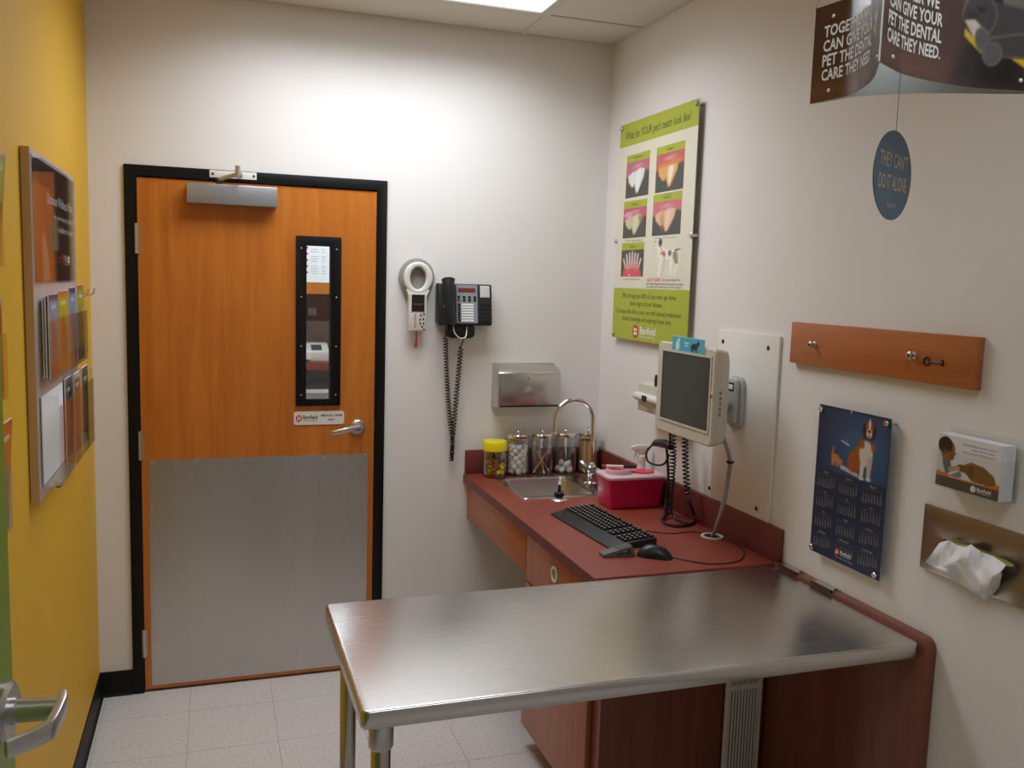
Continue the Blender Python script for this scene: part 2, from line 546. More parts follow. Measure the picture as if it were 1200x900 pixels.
def standoffs(fr, spots, parent, r=0.009, c0=0.0, c1=0.03, m='satin_metal'):
    for a, b in spots:
        MB().lathe(fr.sub(a, b), [(r * 0.7, c0), (r * 0.7, c1 - 0.004), (r, c1 - 0.004), (r, c1), (r * 0.8, c1 + 0.002)], 14).build('standoff', m, parent)
def screws(fr, spots, parent, r=0.004, c=0.0, m='satin_metal'):
    for a, b in spots:
        MB().lathe(fr.sub(a, b), [(r, c), (r, c + 0.0008), (r * 0.6, c + 0.0016)], 10).build('screw', m, parent)

# ================================================================== THE ROOM
Y0 = -4.7                      # front wall, behind the camera
T = 0.12
def structure(o): return tag(o, kind='structure')
# floor: slab with separate vinyl tiles
floor = structure(MB().box(-1.4, W, Y0, 0.0, -0.1, -0.002).build('floor', 'tile_base', origin=(0, 0, 0)))
tag(floor, 'pale speckled vinyl tile floor')
TS, GX, GY = 0.314, 0.338, -0.215
xs = sorted({0.0, W} | {GX + TS * k for k in range(-2, 8) if 0.02 < GX + TS * k < W - 0.02})
ys = sorted({Y0, 0.0} | {GY - TS * k for k in range(0, 16) if Y0 + 0.02 < GY - TS * k < -0.02})
tile_cache = {}
for i in range(len(xs) - 1):
    for j in range(len(ys) - 1):
        wx, wy = xs[i + 1] - xs[i], ys[j + 1] - ys[j]
        key = (round(wx, 3), round(wy, 3))
        if key not in tile_cache:
            mb = MB().box(0.0006, wx - 0.0006, 0.0006, wy - 0.0006, -0.002, 0.0)
            t = mb.build('tile', 'tile_mat', floor, bevel=0.0)
            tile_cache[key] = t
        else:
            t = tile_cache[key].copy(); COL.objects.link(t); t.parent = floor
        t.location = (xs[i], ys[j], 0)
# walls
wall_back = structure(MB().box(-T, 0.122, 0, T, 0, H).box(1.121, W + T, 0, T, 0, H).box(0.122, 1.121, 0, T, 2.087, H).build('wall_back', 'wall_paint', origin=(0, 0, 0), flat=True))
wall_right = structure(MB().box(W, W + T, Y0, 0, 0, H).build('wall_right', 'wall_paint', flat=True))
wall_left = structure(MB().box(-T, 0, -3.17, 0, 0, H).box(-T, 0, Y0, -4.13, 0, H).box(-T, 0, -4.13, -3.17, 2.087, H).build('wall_left', 'yellow_paint', flat=True))
wall_front = structure(MB().box(-T, W + T, Y0 - T, Y0, 0, H).build('wall_front', 'wall_paint', flat=True))
wall_hall = structure(MB().box(-1.5, -1.4, Y0 - T, 0.0, 0, H).box(-1.4, -T, Y0 - T, Y0, 0, H).box(-1.4, -T, -0.1, 0.0, 0, H).build('wall_hall', 'hall_paint', flat=True))
# ceiling: slab, separate lay-in panels, grid bars
ceiling = structure(MB().box(-1.5, W + T, Y0 - T, T, H + 0.015, H + 0.1).build('ceiling', 'ceiling_tile', origin=(0, 0, H)))
CX = [0.0, 0.468, 1.688, W]
CY = [0.0, -0.29, -0.90, -1.51, -2.12, -2.73, -3.34, -3.95, -4.56, Y0]
LIGHTS = {(1, 1), (1, 5)}
for i in range(3):
    for j in range(len(CY) - 1):
        if (i, j) in LIGHTS: continue
        MB().box(CX[i] + 0.008, CX[i + 1] - 0.008, CY[j + 1] + 0.008, CY[j] - 0.008, H - 0.001 + random.uniform(0, 0.002), H + 0.015).build('ceiling_panel', 'ceiling_tile', ceiling)
for x in CX:
    MB().box(max(x - 0.012, 0), min(x + 0.012, W), Y0, 0, H - 0.004, H + 0.002).build('grid_bar', 'tbar', ceiling)
for y in CY:
    for i in range(3):
        MB().box(CX[i] + 0.012, CX[i + 1] - 0.012, max(y - 0.012, Y0), min(y + 0.012, 0), H - 0.004, H + 0.002).build('grid_bar', 'tbar', ceiling)
emit('lamp_main', LAMP_COL, LENS)
emit('fill_lens', LAMP_COL, LENS)  # lens of the added fill panel
for (i, j), m, lab in (((1, 1), 'lamp_main', 'lit white ceiling light panel above the counter, cut by the top edge'), ((1, 5), 'fill_lens', 'unseen ceiling fill light added behind the viewpoint')):
    t = thing('ceiling_light', lab, 'ceiling light', ((CX[i] + CX[i + 1]) / 2, (CY[j] + CY[j + 1]) / 2, H), group='ceiling light panels')
    MB().ring(WORLD, rect(CX[i] + 0.013, CX[i + 1] - 0.013, CY[j + 1] + 0.013, CY[j] - 0.013), rect(CX[i] + 0.035, CX[i + 1] - 0.035, CY[j + 1] + 0.035, CY[j] - 0.035), H - 0.006, H + 0.01).build('light_frame', 'tbar', t)
    MB().box(CX[i] + 0.035, CX[i + 1] - 0.035, CY[j + 1] + 0.035, CY[j] - 0.035, H + 0.0, H + 0.01).build('diffuser', m, t)
# cove base
def cove(name, fr, a0, a1):
    mb = MB()
    prof = [(0.0, 0.0), (0.0, 0.100), (0.003, 0.102), (0.0045, 0.098), (0.0045, 0.02), (0.007, 0.008), (0.014, 0.0)]
    mb.loft([[fr.p(a, b, c) for c, b in prof] for a in (a0, a1)])
    return structure(mb.build(name, 'black_rubber'))
cove('baseboard_left', LEFT, -3.12, 0.0)
cove('baseboard_back', BACK, 0.005, 0.121)
cove('baseboard_right', RIGHT, 2.06, 4.69)
cove('baseboard_back', BACK, 1.123, 2.095)

# ------------------------------------------------------------------ black door frame and maple door
FX0, FX1, FZ = 0.122, 1.121, 2.087
fw = 0.042
mb = MB()
prof = [(FX0, 0), (FX0, FZ), (FX1, FZ), (FX1, 0), (FX1 - fw, 0), (FX1 - fw, FZ - fw), (FX0 + fw, FZ - fw), (FX0 + fw, 0)]
mb.prism(BACK, prof, -T - 0.012, 0.012)
tag(structure(mb.build('trim_1', 'black_paint', bevel=0.003)), 'black painted metal door frame')
DX0, DX1, DZ0, DZ1 = 0.167, 1.078, 0.012, 2.041
FD = 0.004                        # front face of the leaf
door = thing('door_1', 'orange maple door with narrow window and steel kick plate', None, ((DX0 + DX1) / 2, 0, 0), kind='structure')
gx0, gx1, gz0, gz1 = 0.796, 0.894, 1.188, 1.812
MB().ring(BACK, rect(DX0, DX1, DZ0, DZ1), rect(gx0 - 0.004, gx1 + 0.004, gz0 - 0.004, gz1 + 0.004), -0.040, FD).build('door_leaf', 'maple', door)
MB().ring(BACK, rect(gx0 - 0.0038, gx1 + 0.0038, gz0 - 0.0038, gz1 + 0.0038), rect(gx0, gx1, gz0, gz1), -0.040, FD).build('window_lining', 'black_paint', door)
wf = MB().ring(BACK, rect(0.755, 0.935, 1.159, 1.849), rect(gx0, gx1, gz0, gz1), FD, FD + 0.011).build('window_frame', 'black_paint', door, bevel=0.002)
MB().ring(BACK, rect(0.755, 0.935, 1.159, 1.849), rect(gx0, gx1, gz0, gz1), -0.051, -0.040).build('window_frame', 'black_paint', door, bevel=0.002)
screws(BACK, [(x, z) for x in (0.775, 0.915) for z in (1.205, 1.405, 1.605, 1.800)], wf, 0.0035, FD + 0.011)
MB().fbox(BACK, gx0, gx1, gz0, gz1, -0.022, -0.016).build('window_pane', 'pane_glass', door)
kp = MB().prism(BACK, rect(0.192, 1.054, 0.026, 0.952), FD, FD + 0.0015).build('kick_plate', 'steel_v', door)
screws(BACK, [(0.202 + 0.842 * k / 5, z) for k in range(6) for z in (0.036, 0.942)] + [(x, 0.036 + 0.906 * k / 5) for k in range(1, 5) for x in (0.202, 1.044)], kp, 0.0045, FD + 0.0015)
for z in (1.811, 1.013, 0.210):
    MB().tube([(0.1645, -0.012, z - 0.057), (0.1645, -0.012, z + 0.057)], 0.0085, 10).fbox(BACK, 0.152, 0.176, z - 0.055, z + 0.055, 0.003, 0.008).build('hinge', 'satin_metal', door)
# lever handle
lv = MB().lathe(BACK.sub(1.008, 1.066), [(0.031, FD), (0.031, FD + 0.008), (0.026, FD + 0.013), (0.014, FD + 0.013), (0.012, FD + 0.05), (0.0, FD + 0.052)], 24).build('lever_rose', 'satin_metal', door)
arm = spline([(1.012, -0.052, 1.068), (0.985, -0.058, 1.068), (0.945, -0.058, 1.061), (0.905, -0.053, 1.052), (0.893, -0.047, 1.050)], 5)
mb = MB()
mb.loft([[q + Vector((0, 0.006 * math.cos(t) , (0.0125 - 0.004 * i / len(arm)) * math.sin(t))) for t in np.linspace(0, 2 * PI, 12, endpoint=False)] for i, q in enumerate(arm)])
mb.build('lever', 'satin_metal', door)
MB().fbox(BACK, 1.077, 1.085, 1.04, 1.09, 0.002, 0.006).build('strike_plate', 'brass', door)
# closer
cl = MB().fbox(BACK, 0.345, 0.679, 1.952, 2.028, FD, 0.062).build('door_closer', 'silver_paint', door, bevel=0.004)
MB().fbox(BACK, 0.428, 0.603, 2.056, 2.084, 0.012, 0.016).build('closer_bracket', 'white_plastic', cl, bevel=0.001)
MB().lathe(Fr((0.462, -0.035, 2.028), (1, 0, 0), (0, 1, 0), (0, 0, 1)), [(0.012, 0), (0.012, 0.022), (0.007, 0.026)], 12).build('closer_pivot', 'iron', cl)
mb = MB()
mb.tube([(0.462, -0.035, 2.046), (0.49, -0.06, 2.056), (0.53, -0.088, 2.066)], [0.010, 0.008, 0.009], 8)
mb.tube([(0.53, -0.088, 2.074), (0.540, -0.05, 2.072), (0.545, -0.014, 2.072)], [0.009, 0.008, 0.008], 8)
mb.tube([(0.53, -0.088, 2.055), (0.53, -0.088, 2.098)], 0.010, 10)
mb.build('closer_arm', 'satin_metal', cl)
screws(BACK, [(0.44, 2.070), (0.592, 2.070)], cl, 0.005, 0.016, 'iron')
# name plate
npz = MB().prism(BACK, rrect(0.747, 0.952, 1.080, 1.135, 0.010), FD, FD + 0.003).build('name_plate', 'white_plastic', door)
emblem(BACK, 0.768, 1.108, 0.013, npz, FD + 0.0036)
lettering(BACK, [('Banfield', 0.814, 1.112, dict(w=0.058, h=0.016)), ('MEDICAL TEAM', 0.9, 1.118, dict(w=0.085, h=0.009)), ('ONLY', 0.9, 1.100, dict(w=0.030, h=0.009))], 'ink_black', npz, c=FD + 0.0036, bold=0.01)
lettering(BACK, [('THE PET HOSPITAL', 0.814, 1.098, dict(w=0.056, h=0.006))], 'ink_grey', npz, c=FD + 0.0036)

# ------------------------------------------------------------------ green door standing open along the left wall
latch = Vector((0.146, -2.235, 0)); hinge = Vector((0.03, -3.143, 0))
dd = (latch - hinge).normalized(); dn = Vector((dd.y, -dd.x, 0))
GD = Fr(hinge, dd, (0, 0, 1), dn)        # a along the leaf to its latch edge, c out of its face
gw = (latch - hinge).length
gdoor = thing('door_2', 'green painted door standing open with satin lever, cut by the left edge', None, (hinge.x, hinge.y, 0), kind='structure')
MB().fbox(GD, 0, gw, 0.012, 2.04, -0.044, 0.0).build('door_leaf', 'green_paint', gdoor, bevel=0.002)
hz, ha = 1.045, gw - 0.062
MB().lathe(GD.sub(ha, hz), [(0.043, 0.0), (0.043, 0.014), (0.036, 0.019), (0.020, 0.019), (0.020, 0.026), (0.0175, 0.027), (0.0165, 0.082), (0.0, 0.084)], 32).build('lever_rose', 'satin_metal', gdoor)
pth = spline([GD.p(ha + 0.016, hz + 0.006, 0.082), GD.p(ha - 0.004, hz + 0.005, 0.087), GD.p(ha - 0.050, hz - 0.002, 0.087), GD.p(ha - 0.064, hz - 0.005, 0.080), GD.p(ha - 0.080, hz - 0.008, 0.060), GD.p(ha - 0.094, hz - 0.010, 0.040)], 6)
mb = MB()
rings = []
for i, q in enumerate(pth):
    t_ = (pth[min(i + 1, len(pth) - 1)] - pth[max(i - 1, 0)]).normalized()
    nn_ = Vector((0, 0, 1)); bb_ = t_.cross(nn_).normalized()
    hh_ = 0.0155 - 0.004 * i / len(pth)
    rings.append([q + nn_ * hh_ * sy + bb_ * 0.006 * sx for sx, sy in ((-1, -1), (1, -1), (1, 1), (-1, 1))])
mb.loft(rings).build('lever', 'satin_metal', gdoor, bevel=0.0025)
for z in (0.25, 1.05, 1.8):
    MB().tube([(0.012, -3.152, z - 0.055), (0.012, -3.152, z + 0.055)], 0.009, 10).build('hinge', 'satin_metal', gdoor)
MB().lathe(Fr(GD.p(ha, hz, -0.044), dd, (0, 0, 1), -dn), [(0.043, 0.0), (0.043, 0.014), (0.018, 0.019), (0.0165, 0.04), (0.0, 0.042)], 24).build('lever_rose', 'satin_metal', gdoor)
prof = [(-4.13, 0), (-4.13, 2.087), (-3.17, 2.087), (-3.17, 0), (-3.212, 0), (-3.212, 2.045), (-4.088, 2.045), (-4.088, 0)]
tag(structure(MB().prism(LEFT, prof, -T - 0.01, 0.010).build('trim_2', 'black_paint', bevel=0.003)), 'black metal frame of the open green door')

# ------------------------------------------------------------------ the room seen through the door window
RY = 4.7
structure(MB().box(-0.6, 3.2, T, RY, -0.1, -0.001).build('floor_beyond', 'tile_mat'))
structure(MB().box(-0.6, 3.2, RY, RY + 0.1, 0, H).box(-0.7, -0.6, T, RY, 0, H).box(3.2, 3.3, T, RY, 0, H).build('wall_beyond', 'hall_paint', flat=True))
structure(MB().box(-0.6, 3.2, T, RY, H, H + 0.1).build('ceiling_beyond', 'ceiling_tile', flat=True))
emit('lamp_beyond', LAMP_COL, LAMP_ROOM2)
t = thing('ceiling_light', 'ceiling light panel of the room behind the maple door', 'ceiling light', (1.3, 3.0, H))
MB().box(0.7, 1.9, 2.7, 3.3, H - 0.012, H - 0.001).build('diffuser', 'lamp_beyond', t)
BEY = Fr((0, 4.0, 0), (1, 0, 0), (0, 0, 1), (0, -1, 0))
zc0 = P(1, 4.0, 372, 345).z
uc = thing('upper_cabinet', 'orange wood upper cabinet seen through the door window', 'cabinet', (1.3, 4.2, zc0))
MB().box(0.6, 2.1, 4.02, RY - 0.001, zc0, 2.3).build('cabinet_body', 'cabinet_wood', uc)
for x0, x1 in ((0.6, 1.097), (1.1, 1.597), (1.6, 2.097)):
    MB().box(x0 + 0.003, x1, 4.0, 4.019, zc0 + 0.004, 2.296).build('cabinet_door', 'maple', uc)
pb, pt = P(1, 4.0, 372, 331), P(1, 4.0, 372, 288.5)
nx0, nx1 = P(1, 4.0, 357, 310).x, P(1, 4.0, 389, 310).x
nt_ = thing('notice_sheet', 'white printed notice on the cabinet behind the door window', 'notice', ((nx0 + nx1) / 2, 3.999, pb.z))
MB().fbox(BEY, nx0, nx1, pb.z, pt.z + 0.02, 0.001, 0.002).build('sheet', 'paper', nt_)
mb = MB(); mr = MB(); nh = pt.z - pb.z
for k in range(11):
    if k in (2, 6): continue
    b = pb.z + nh * (0.90 - 0.066 * k)
    mb.fbox(BEY, nx0 + 0.05, nx0 + 0.05 + random.uniform(0.05, 0.075), b, b + 0.006, 0.0021, 0.0024)
    mb.fbox(BEY, nx0 + 0.14, nx0 + 0.14 + random.uniform(0.025, 0.04), b, b + 0.006, 0.0021, 0.0024)
tag(mb.build('lettering', 'ink_pale', nt_), kind='stuff')
for k in range(5):
    MB().prism(BEY, ell(nx0 + 0.016, pb.z + nh * (0.95 - 0.17 * k), 0.014, 0.010, 10), 0.0021, 0.0026).build('printed_mark', 'red_plastic', nt_)
# splash board, outlet, counter, printer, papers
bz0 = P(1, RY - 0.02, 372, 376).z
sp = MB().box(0.6, 2.1, RY - 0.02, RY - 0.001, bz0, zc0 - 0.001).build('backsplash_board', 'shaded_dark_wood')
tag(sp, 'brown wood board under the upper cabinet behind the door', 'backsplash')
q = P(1, RY - 0.02, 366, 365)
ot = thing('wall_outlet', 'white wall outlet on brown board beyond the door', 'outlet', q)
MB().box(q.x - 0.037, q.x + 0.037, RY - 0.026, RY - 0.021, q.z - 0.035, q.z + 0.035).build('cover_plate', 'white_plastic', ot, bevel=0.002)
for dz in (-0.017, 0.017):
    MB().box(q.x - 0.014, q.x + 0.014, RY - 0.028, RY - 0.0262, q.z + dz - 0.012, q.z + dz + 0.012).build('socket', 'beige_plastic', ot)
cz1, cz0 = P(1, 4.0, 372, 424.5).z, P(1, 4.0, 372, 434).z
bc = thing('work_counter', 'red topped counter behind the maple door', 'counter', (1.3, 4.3, 0))
MB().box(0.5, 2.2, 4.0, RY - 0.001, cz0, cz1).build('worktop', 'counter_red', bc)
MB().box(0.52, 2.18, 4.05, RY - 0.001, cz0 - 0.04, cz0 - 0.0005).build('sub_top', 'dark_grey', bc)
for x0 in (0.52, 2.14): MB().box(x0, x0 + 0.04, 4.05, RY - 0.001, 0, cz0 - 0.041).build('side_panel', 'cabinet_wood', bc)
MB().box(0.57, 2.13, 4.5, RY - 0.001, 0, cz0 - 0.05).build('back_panel', 'white_board', bc)
q0, q1 = P(1, 4.1, 353, 420), P(1, 4.1, 386, 420)
px0, px1 = q0.x, q1.x
ptop = P(1, 4.1, 372, 408).z
pr = thing('desktop_printer', 'white desktop printer on the counter behind the door', 'printer', ((px0 + px1) / 2, 4.25, cz1))
MB().prism(Fr((px0, 0, 0), (0, 1, 0), (0, 0, 1), (1, 0, 0)), [(4.10, cz1), (4.42, cz1), (4.42, ptop + 0.035), (4.25, ptop + 0.03), (4.10, ptop - 0.03)], 0, px1 - px0).build('printer_body', 'white_plastic', pr, bevel=0.006)
MB().add([(px0 + 0.09, 4.12, ptop - 0.018), (px0 + 0.18, 4.12, ptop - 0.018), (px0 + 0.18, 4.22, ptop + 0.022), (px0 + 0.09, 4.22, ptop + 0.022)], [(0, 1, 2, 3)]).build('control_panel', 'dark_grey', pr)
MB().box(px0 + 0.01, px0 + 0.075, 4.02, 4.099, cz1 + 0.02, cz1 + 0.035).build('paper_tray', 'white_plastic', pr)
sz = P(1, 4.1, 372, 456).z
sh = MB().box(0.57, 2.13, 4.07, 4.49, sz - 0.03, sz).build('shelf_board', 'white_board'); tag(sh, 'white shelf under the counter beyond the door', 'shelf')
for k in range(4):
    mb = MB()
    x_ = px0 + 0.02 + 0.035 * k
    vs = []
    for i in range(5):
        for j in range(4):
            vs.append((x_ + 0.05 * i, 4.10 + 0.08 * j, sz + 0.010 + 0.020 * k + 0.008 * math.sin(i * 1.3 + k)))
    mb.add(vs, [(i * 4 + j, i * 4 + j + 1, i * 4 + j + 5, i * 4 + j + 4) for i in range(4) for j in range(3)])
    mb.add([v + Vector((0, 0, 0.0012)) for v in mb.v[:20]], [(i * 4 + j, i * 4 + j + 1, i * 4 + j + 5, i * 4 + j + 4) for i in range(4) for j in range(3)])
    tag(mb.build('loose_paper', 'paper'), ['lowest', 'second lowest', 'second highest', 'topmost'][k] + ' of the loose white papers below the printer', 'paper', 'papers beyond the door')

# ================================================================== COUNTER
ZC = 0.847
CF = 1.476                     # counter front edge
SK = (1.580, 1.985, -0.500, -0.128)      # sink opening (rim outline)
ct = thing('counter', 'red laminate counter along the right wall', 'counter', ((CF + W) / 2, -0.71, 0.81))
MB().ring(WORLD, rect(CF, W - 0.001, -1.428, -0.001), rect(SK[0] + 0.014, SK[1] - 0.075, SK[2] + 0.014, SK[3] - 0.014), 0.8105, ZC).build('worktop', 'counter_red', ct, bevel=0.002)
MB().box(CF - 0.0012, CF - 0.0002, -1.428, -0.001, 0.811, ZC - 0.002).build('edge_band', 'counter_edge', ct)
tag(MB().box(CF + 0.004, W - 0.021, -0.019, -0.001, ZC, 0.952).build('backsplash', 'counter_edge', bevel=0.002), 'short red backsplash behind the jars on the back wall', 'backsplash', 'red counter backsplashes')
tag(MB().box(W - 0.020, W - 0.001, -1.432, -0.001, ZC, 0.952).build('backsplash', 'counter_edge', bevel=0.002), 'long red backsplash along the right wall below the monitor', 'backsplash', 'red counter backsplashes')
gq = P(2, ZC, 838, 629)
cg = thing('cable_grommet', 'cream round cable grommet set in the red counter', 'grommet', (gq.x - 0.012, gq.y, ZC))
MB().ring(WORLD.sub(0, 0, ZC), ell(gq.x - 0.012, gq.y, 0.038, 0.038), ell(gq.x - 0.012, gq.y, 0.027, 0.027), 0.0, 0.005).build('grommet_ring', 'beige_plastic', cg, bevel=0.001)
MB().prism(WORLD.sub(0, 0, ZC), ell(gq.x - 0.012, gq.y, 0.027, 0.027), 0.0004, 0.001).build('grommet_hole', 'black_plastic', cg)
# apron over the knee space
ap = MB().box(1.495, 1.513, -0.787, -0.002, 0.652, 0.810).build('apron_panel', 'maple_h', bevel=0.001)
tag(ap, 'orange wood apron panel under the sink counter front', 'panel')
# base cabinet
cb = thing('base_cabinet', 'orange wood base cabinet with drawer under the red counter', 'cabinet', (1.8, -1.1, 0))
MB().box(1.514, 2.088, -1.424, -0.792, 0.085, 0.8095).build('cabinet_body', 'shaded_dark_wood', cb)  # body darker than the fronts: table shade put into the colour
MB().box(1.58, 2.08, -1.41, -0.80, 0.0, 0.084).build('toe_kick', 'black_rubber', cb)
dr = MB().box(1.495, 1.5135, -1.366, -0.793, 0.632, 0.8095).build('drawer', 'cabinet_wood', cb, bevel=0.0015)
MB().box(1.495, 1.5135, -1.366, -0.793, 0.088, 0.622).build('cabinet_door', 'cabinet_wood', cb, bevel=0.0015)
hq = P(0, 1.495, 650.5, 673)
HF = Fr((1.495, hq.y, hq.z), (0, -1, 0), (0, 0, 1), (-1, 0, 0))
MB().ring(HF, ell(0, 0, 0.028, 0.028), ell(0, 0, 0.019, 0.019), 0.0005, 0.006).build('pull_ring', 'white_plastic', dr, bevel=0.0015)
MB().prism(HF, ell(0, 0, 0.019, 0.019, 20), 0.0003, 0.001).build('pull_cup', 'grey_plastic', dr)
# vented white housing at the cabinet end
vg = thing('vent_grille', 'tall narrow white slotted vent grille below the steel table', 'vent', (1.995, -1.43, 0.03))
va0, va1, vz1 = 1.931, 2.060, 0.56
VF = Fr((0, -1.4255, 0), (1, 0, 0), (0, 0, 1), (0, -1, 0))
MB().fbox(VF, va0, va1, 0.03, vz1, 0, 0.003).build('back_plate', 'black_plastic', vg)
MB().ring(VF, rect(va0, va1, 0.03, vz1), rect(va0 + 0.012, va1 - 0.010, 0.05, vz1 - 0.01), 0.0062, 0.016).build('grille_frame', 'white_plastic', vg, bevel=0.001)
MB().fbox(VF, va0 + 0.012, va1 - 0.010, 0.452, 0.470, 0.0062, 0.015).build('cross_bar', 'white_plastic', vg)
nsl = 10
for k in range(nsl):
    a = va0 + 0.014 + (va1 - va0 - 0.032) * k / (nsl - 1)
    MB().fbox(VF, a, a + 0.0055, 0.05, 0.452, 0.0062, 0.013).build('slat', 'white_plastic', vg)
    MB().fbox(VF, a, a + 0.0055, 0.470, vz1 - 0.01, 0.0062, 0.013).build('slat', 'white_plastic', vg)

# ------------------------------------------------------------------ sink, faucet
sk = thing('sink', 'small stainless steel drop-in sink in the red counter', 'sink', ((SK[0] + SK[1]) / 2, (SK[2] + SK[3]) / 2, ZC))
ix0, ix1, iy0, iy1 = SK[0] + 0.024, SK[1] - 0.085, SK[2] + 0.024, SK[3] - 0.024
def rr4(x0, x1, y0, y1, r, z): return [Vector((a, b, z)) for a, b in rrect(x0, x1, y0, y1, r, 4)]
mb = MB()
mb.loft([rr4(SK[0], SK[1], SK[2], SK[3], 0.02, ZC), rr4(SK[0] + 0.003, SK[1] - 0.003, SK[2] + 0.003, SK[3] - 0.003, 0.02, ZC + 0.004),
         rr4(ix0, ix1, iy0, iy1, 0.035, ZC + 0.003), rr4(ix0 + 0.004, ix1 - 0.004, iy0 + 0.004, iy1 - 0.004, 0.035, ZC - 0.006),
         rr4(ix0 + 0.012, ix1 - 0.012, iy0 + 0.012, iy1 - 0.012, 0.04, ZC - 0.11), rr4(ix0 + 0.04, ix1 - 0.04, iy0 + 0.04, iy1 - 0.04, 0.04, ZC - 0.135)], cap=False)
n0 = len(mb.v) - 24
mb.f.append(tuple(n0 + i for i in range(24)))
mb.build('basin', 'steel_plain', sk, angle=50)
MB().lathe(WORLD.sub((ix0 + ix1) / 2, (iy0 + iy1) / 2, ZC - 0.135), [(0.045, 0.0005), (0.043, 0.003), (0.02, 0.001)], 20).build('drain', 'chrome', sk)
fx, fy = 1.948, -0.315
fc = thing('faucet', 'chrome gooseneck faucet arching over the sink', 'faucet', (fx, fy, ZC + 0.004))
FZ_ = Fr((fx, fy, ZC + 0.004), (1, 0, 0), (0, 1, 0), (0, 0, 1))
MB().lathe(FZ_, [(0.030, 0), (0.030, 0.006), (0.020, 0.012), (0.019, 0.050), (0.022, 0.055), (0.022, 0.075), (0.014, 0.085), (0.011, 0.095)], 20).build('faucet_base', 'chrome', fc)
top = P(1, fy, 676, 468); ex = P(1, fy, 650, 500)
rad = (fx - ex.x) / 2
zt = top.z - rad
arc = [(fx, fy, ZC + 0.09), (fx, fy, zt)] + [(fx - rad + rad * math.cos(t), fy, zt + rad * math.sin(t)) for t in np.linspace(0, PI * 0.98, 18)[1:]]
ez = P(1, fy, 650, 512).z
MB().tube(arc + [(ex.x - 0.001, fy, zt - 0.03), (ex.x - 0.001, fy, ez + 0.012)], 0.0095, 12).build('spout', 'chrome', fc)
MB().lathe(Fr((ex.x - 0.001, fy, ez), (1, 0, 0), (0, 1, 0), (0, 0, 1)), [(0.011, 0), (0.013, 0.003), (0.013, 0.018), (0.0105, 0.022)], 14).build('aerator', 'chrome', fc)
for k, sgn in enumerate((-1, 1)):
    MB().tube([(fx, fy + sgn * 0.018, ZC + 0.058), (fx - 0.004, fy + sgn * 0.05, ZC + 0.066), (fx - 0.008, fy + sgn * 0.085, ZC + 0.080)], [0.012, 0.009, 0.011], 10).build('tap_handle', 'chrome', fc)
# drain stopper standing on the counter
q = P(2, ZC, 655, 586)
st = thing('sink_stopper', 'chrome sink stopper with black knob on the counter before the sink', 'stopper', q)
SF = Fr(q, (1, 0, 0), (0, 1, 0), (0, 0, 1))
MB().lathe(SF, [(0.036, 0), (0.036, 0.003), (0.030, 0.008), (0.016, 0.013), (0.010, 0.014)], 24).build('strainer_disc', 'satin_metal', st)
MB().lathe(SF, [(0.016, 0.0142), (0.020, 0.020), (0.020, 0.030), (0.012, 0.034), (0.007, 0.036), (0.006, 0.058), (0.003, 0.062)], 18).build('knob', 'black_plastic', st)

# ------------------------------------------------------------------ jars along the backsplash
JB = [('cotton ball', 1.700), ('swab', 1.812), ('cotton roll', 1.924), ('stick', 2.036)]
JY = -0.076
def jar(x, label):
    j = thing('glass_jar', label, 'jar', (x, JY, ZC), group='glass jars along the backsplash')
    f = Fr((x, JY, ZC), (1, 0, 0), (0, 1, 0), (0, 0, 1))
    MB().lathe(f, [(0.047, 0.0), (0.051, 0.004), (0.051, 0.160), (0.046, 0.168), (0.044, 0.168), (0.0485, 0.158), (0.0485, 0.007), (0.02, 0.005)], 28).build('jar_body', 'jar_glass', j)
    l = MB().lathe(f, [(0.046, 0.1682), (0.050, 0.170), (0.050, 0.180), (0.046, 0.184), (0.018, 0.186)], 28).build('jar_lid', 'chrome', j)
    MB().lathe(f, [(0.005, 0.1862), (0.005, 0.191), (0.008, 0.196), (0.007, 0.202), (0.003, 0.204)], 12).build('lid_knob', 'chrome', l)
    return j
jar(JB[0][1], 'glass jar full of cotton balls beside the yellow-lidded jar')
jar(JB[1][1], 'glass jar holding a few crossed wooden swabs')
jar(JB[2][1], 'glass jar a third full of cotton rolls')
jar(JB[3][1], 'glass jar full of tan wooden sticks behind the faucet')
mb = MB(); mb.blob((0, 0, 0), 0.0135, 0.0135, 0.0125, 11, 8, 0.17)
ball0 = None
def place_ball(q, lab, grp, sc_=1.0):
    global ball0
    if ball0 is None:
        o = mb.build('cotton_ball', 'cotton', origin=(0, 0, 0)); ball0 = o
    else:
        o = ball0.copy(); COL.objects.link(o)
    o.location = q; o.scale = (sc_,) * 3
    o.rotation_euler = (random.random() * 6, random.random() * 6, random.random() * 6)
    tag(o, lab, 'cotton ball', grp)
for lv_ in range(7):
    n_ = 7
    for k in range(n_):
        a = 2 * PI * k / n_ + lv_ * 0.47 + random.uniform(-0.15, 0.15)
        place_ball((JB[0][1] + 0.0300 * math.cos(a), JY + 0.0300 * math.sin(a), ZC + 0.0215 + 0.0178 * lv_ + random.uniform(0, 0.004)), 'white cotton ball in the full glass jar', 'cotton balls in the full jar', random.uniform(0.95, 1.08))
    place_ball((JB[0][1], JY, ZC + 0.022 + 0.0178 * lv_), 'white cotton ball in the full glass jar', 'cotton balls in the full jar')
for k, (r_, a, lv_) in enumerate([(0.031, 0.3, 0), (0.031, 1.5, 0), (0.031, 2.7, 0), (0.031, 3.9, 0), (0.031, 5.1, 0), (0.0, 0, 0.1), (0.02, 0.0, 1), (0.024, -1.6, 1), (0.022, 1.9, 1)]):
    place_ball((JB[2][1] + r_ * math.cos(a), JY + r_ * math.sin(a), ZC + 0.0205 + 0.0245 * lv_), 'white cotton ball in the one-third full jar', 'cotton balls in the one-third full jar')
jx = JB[1][1]
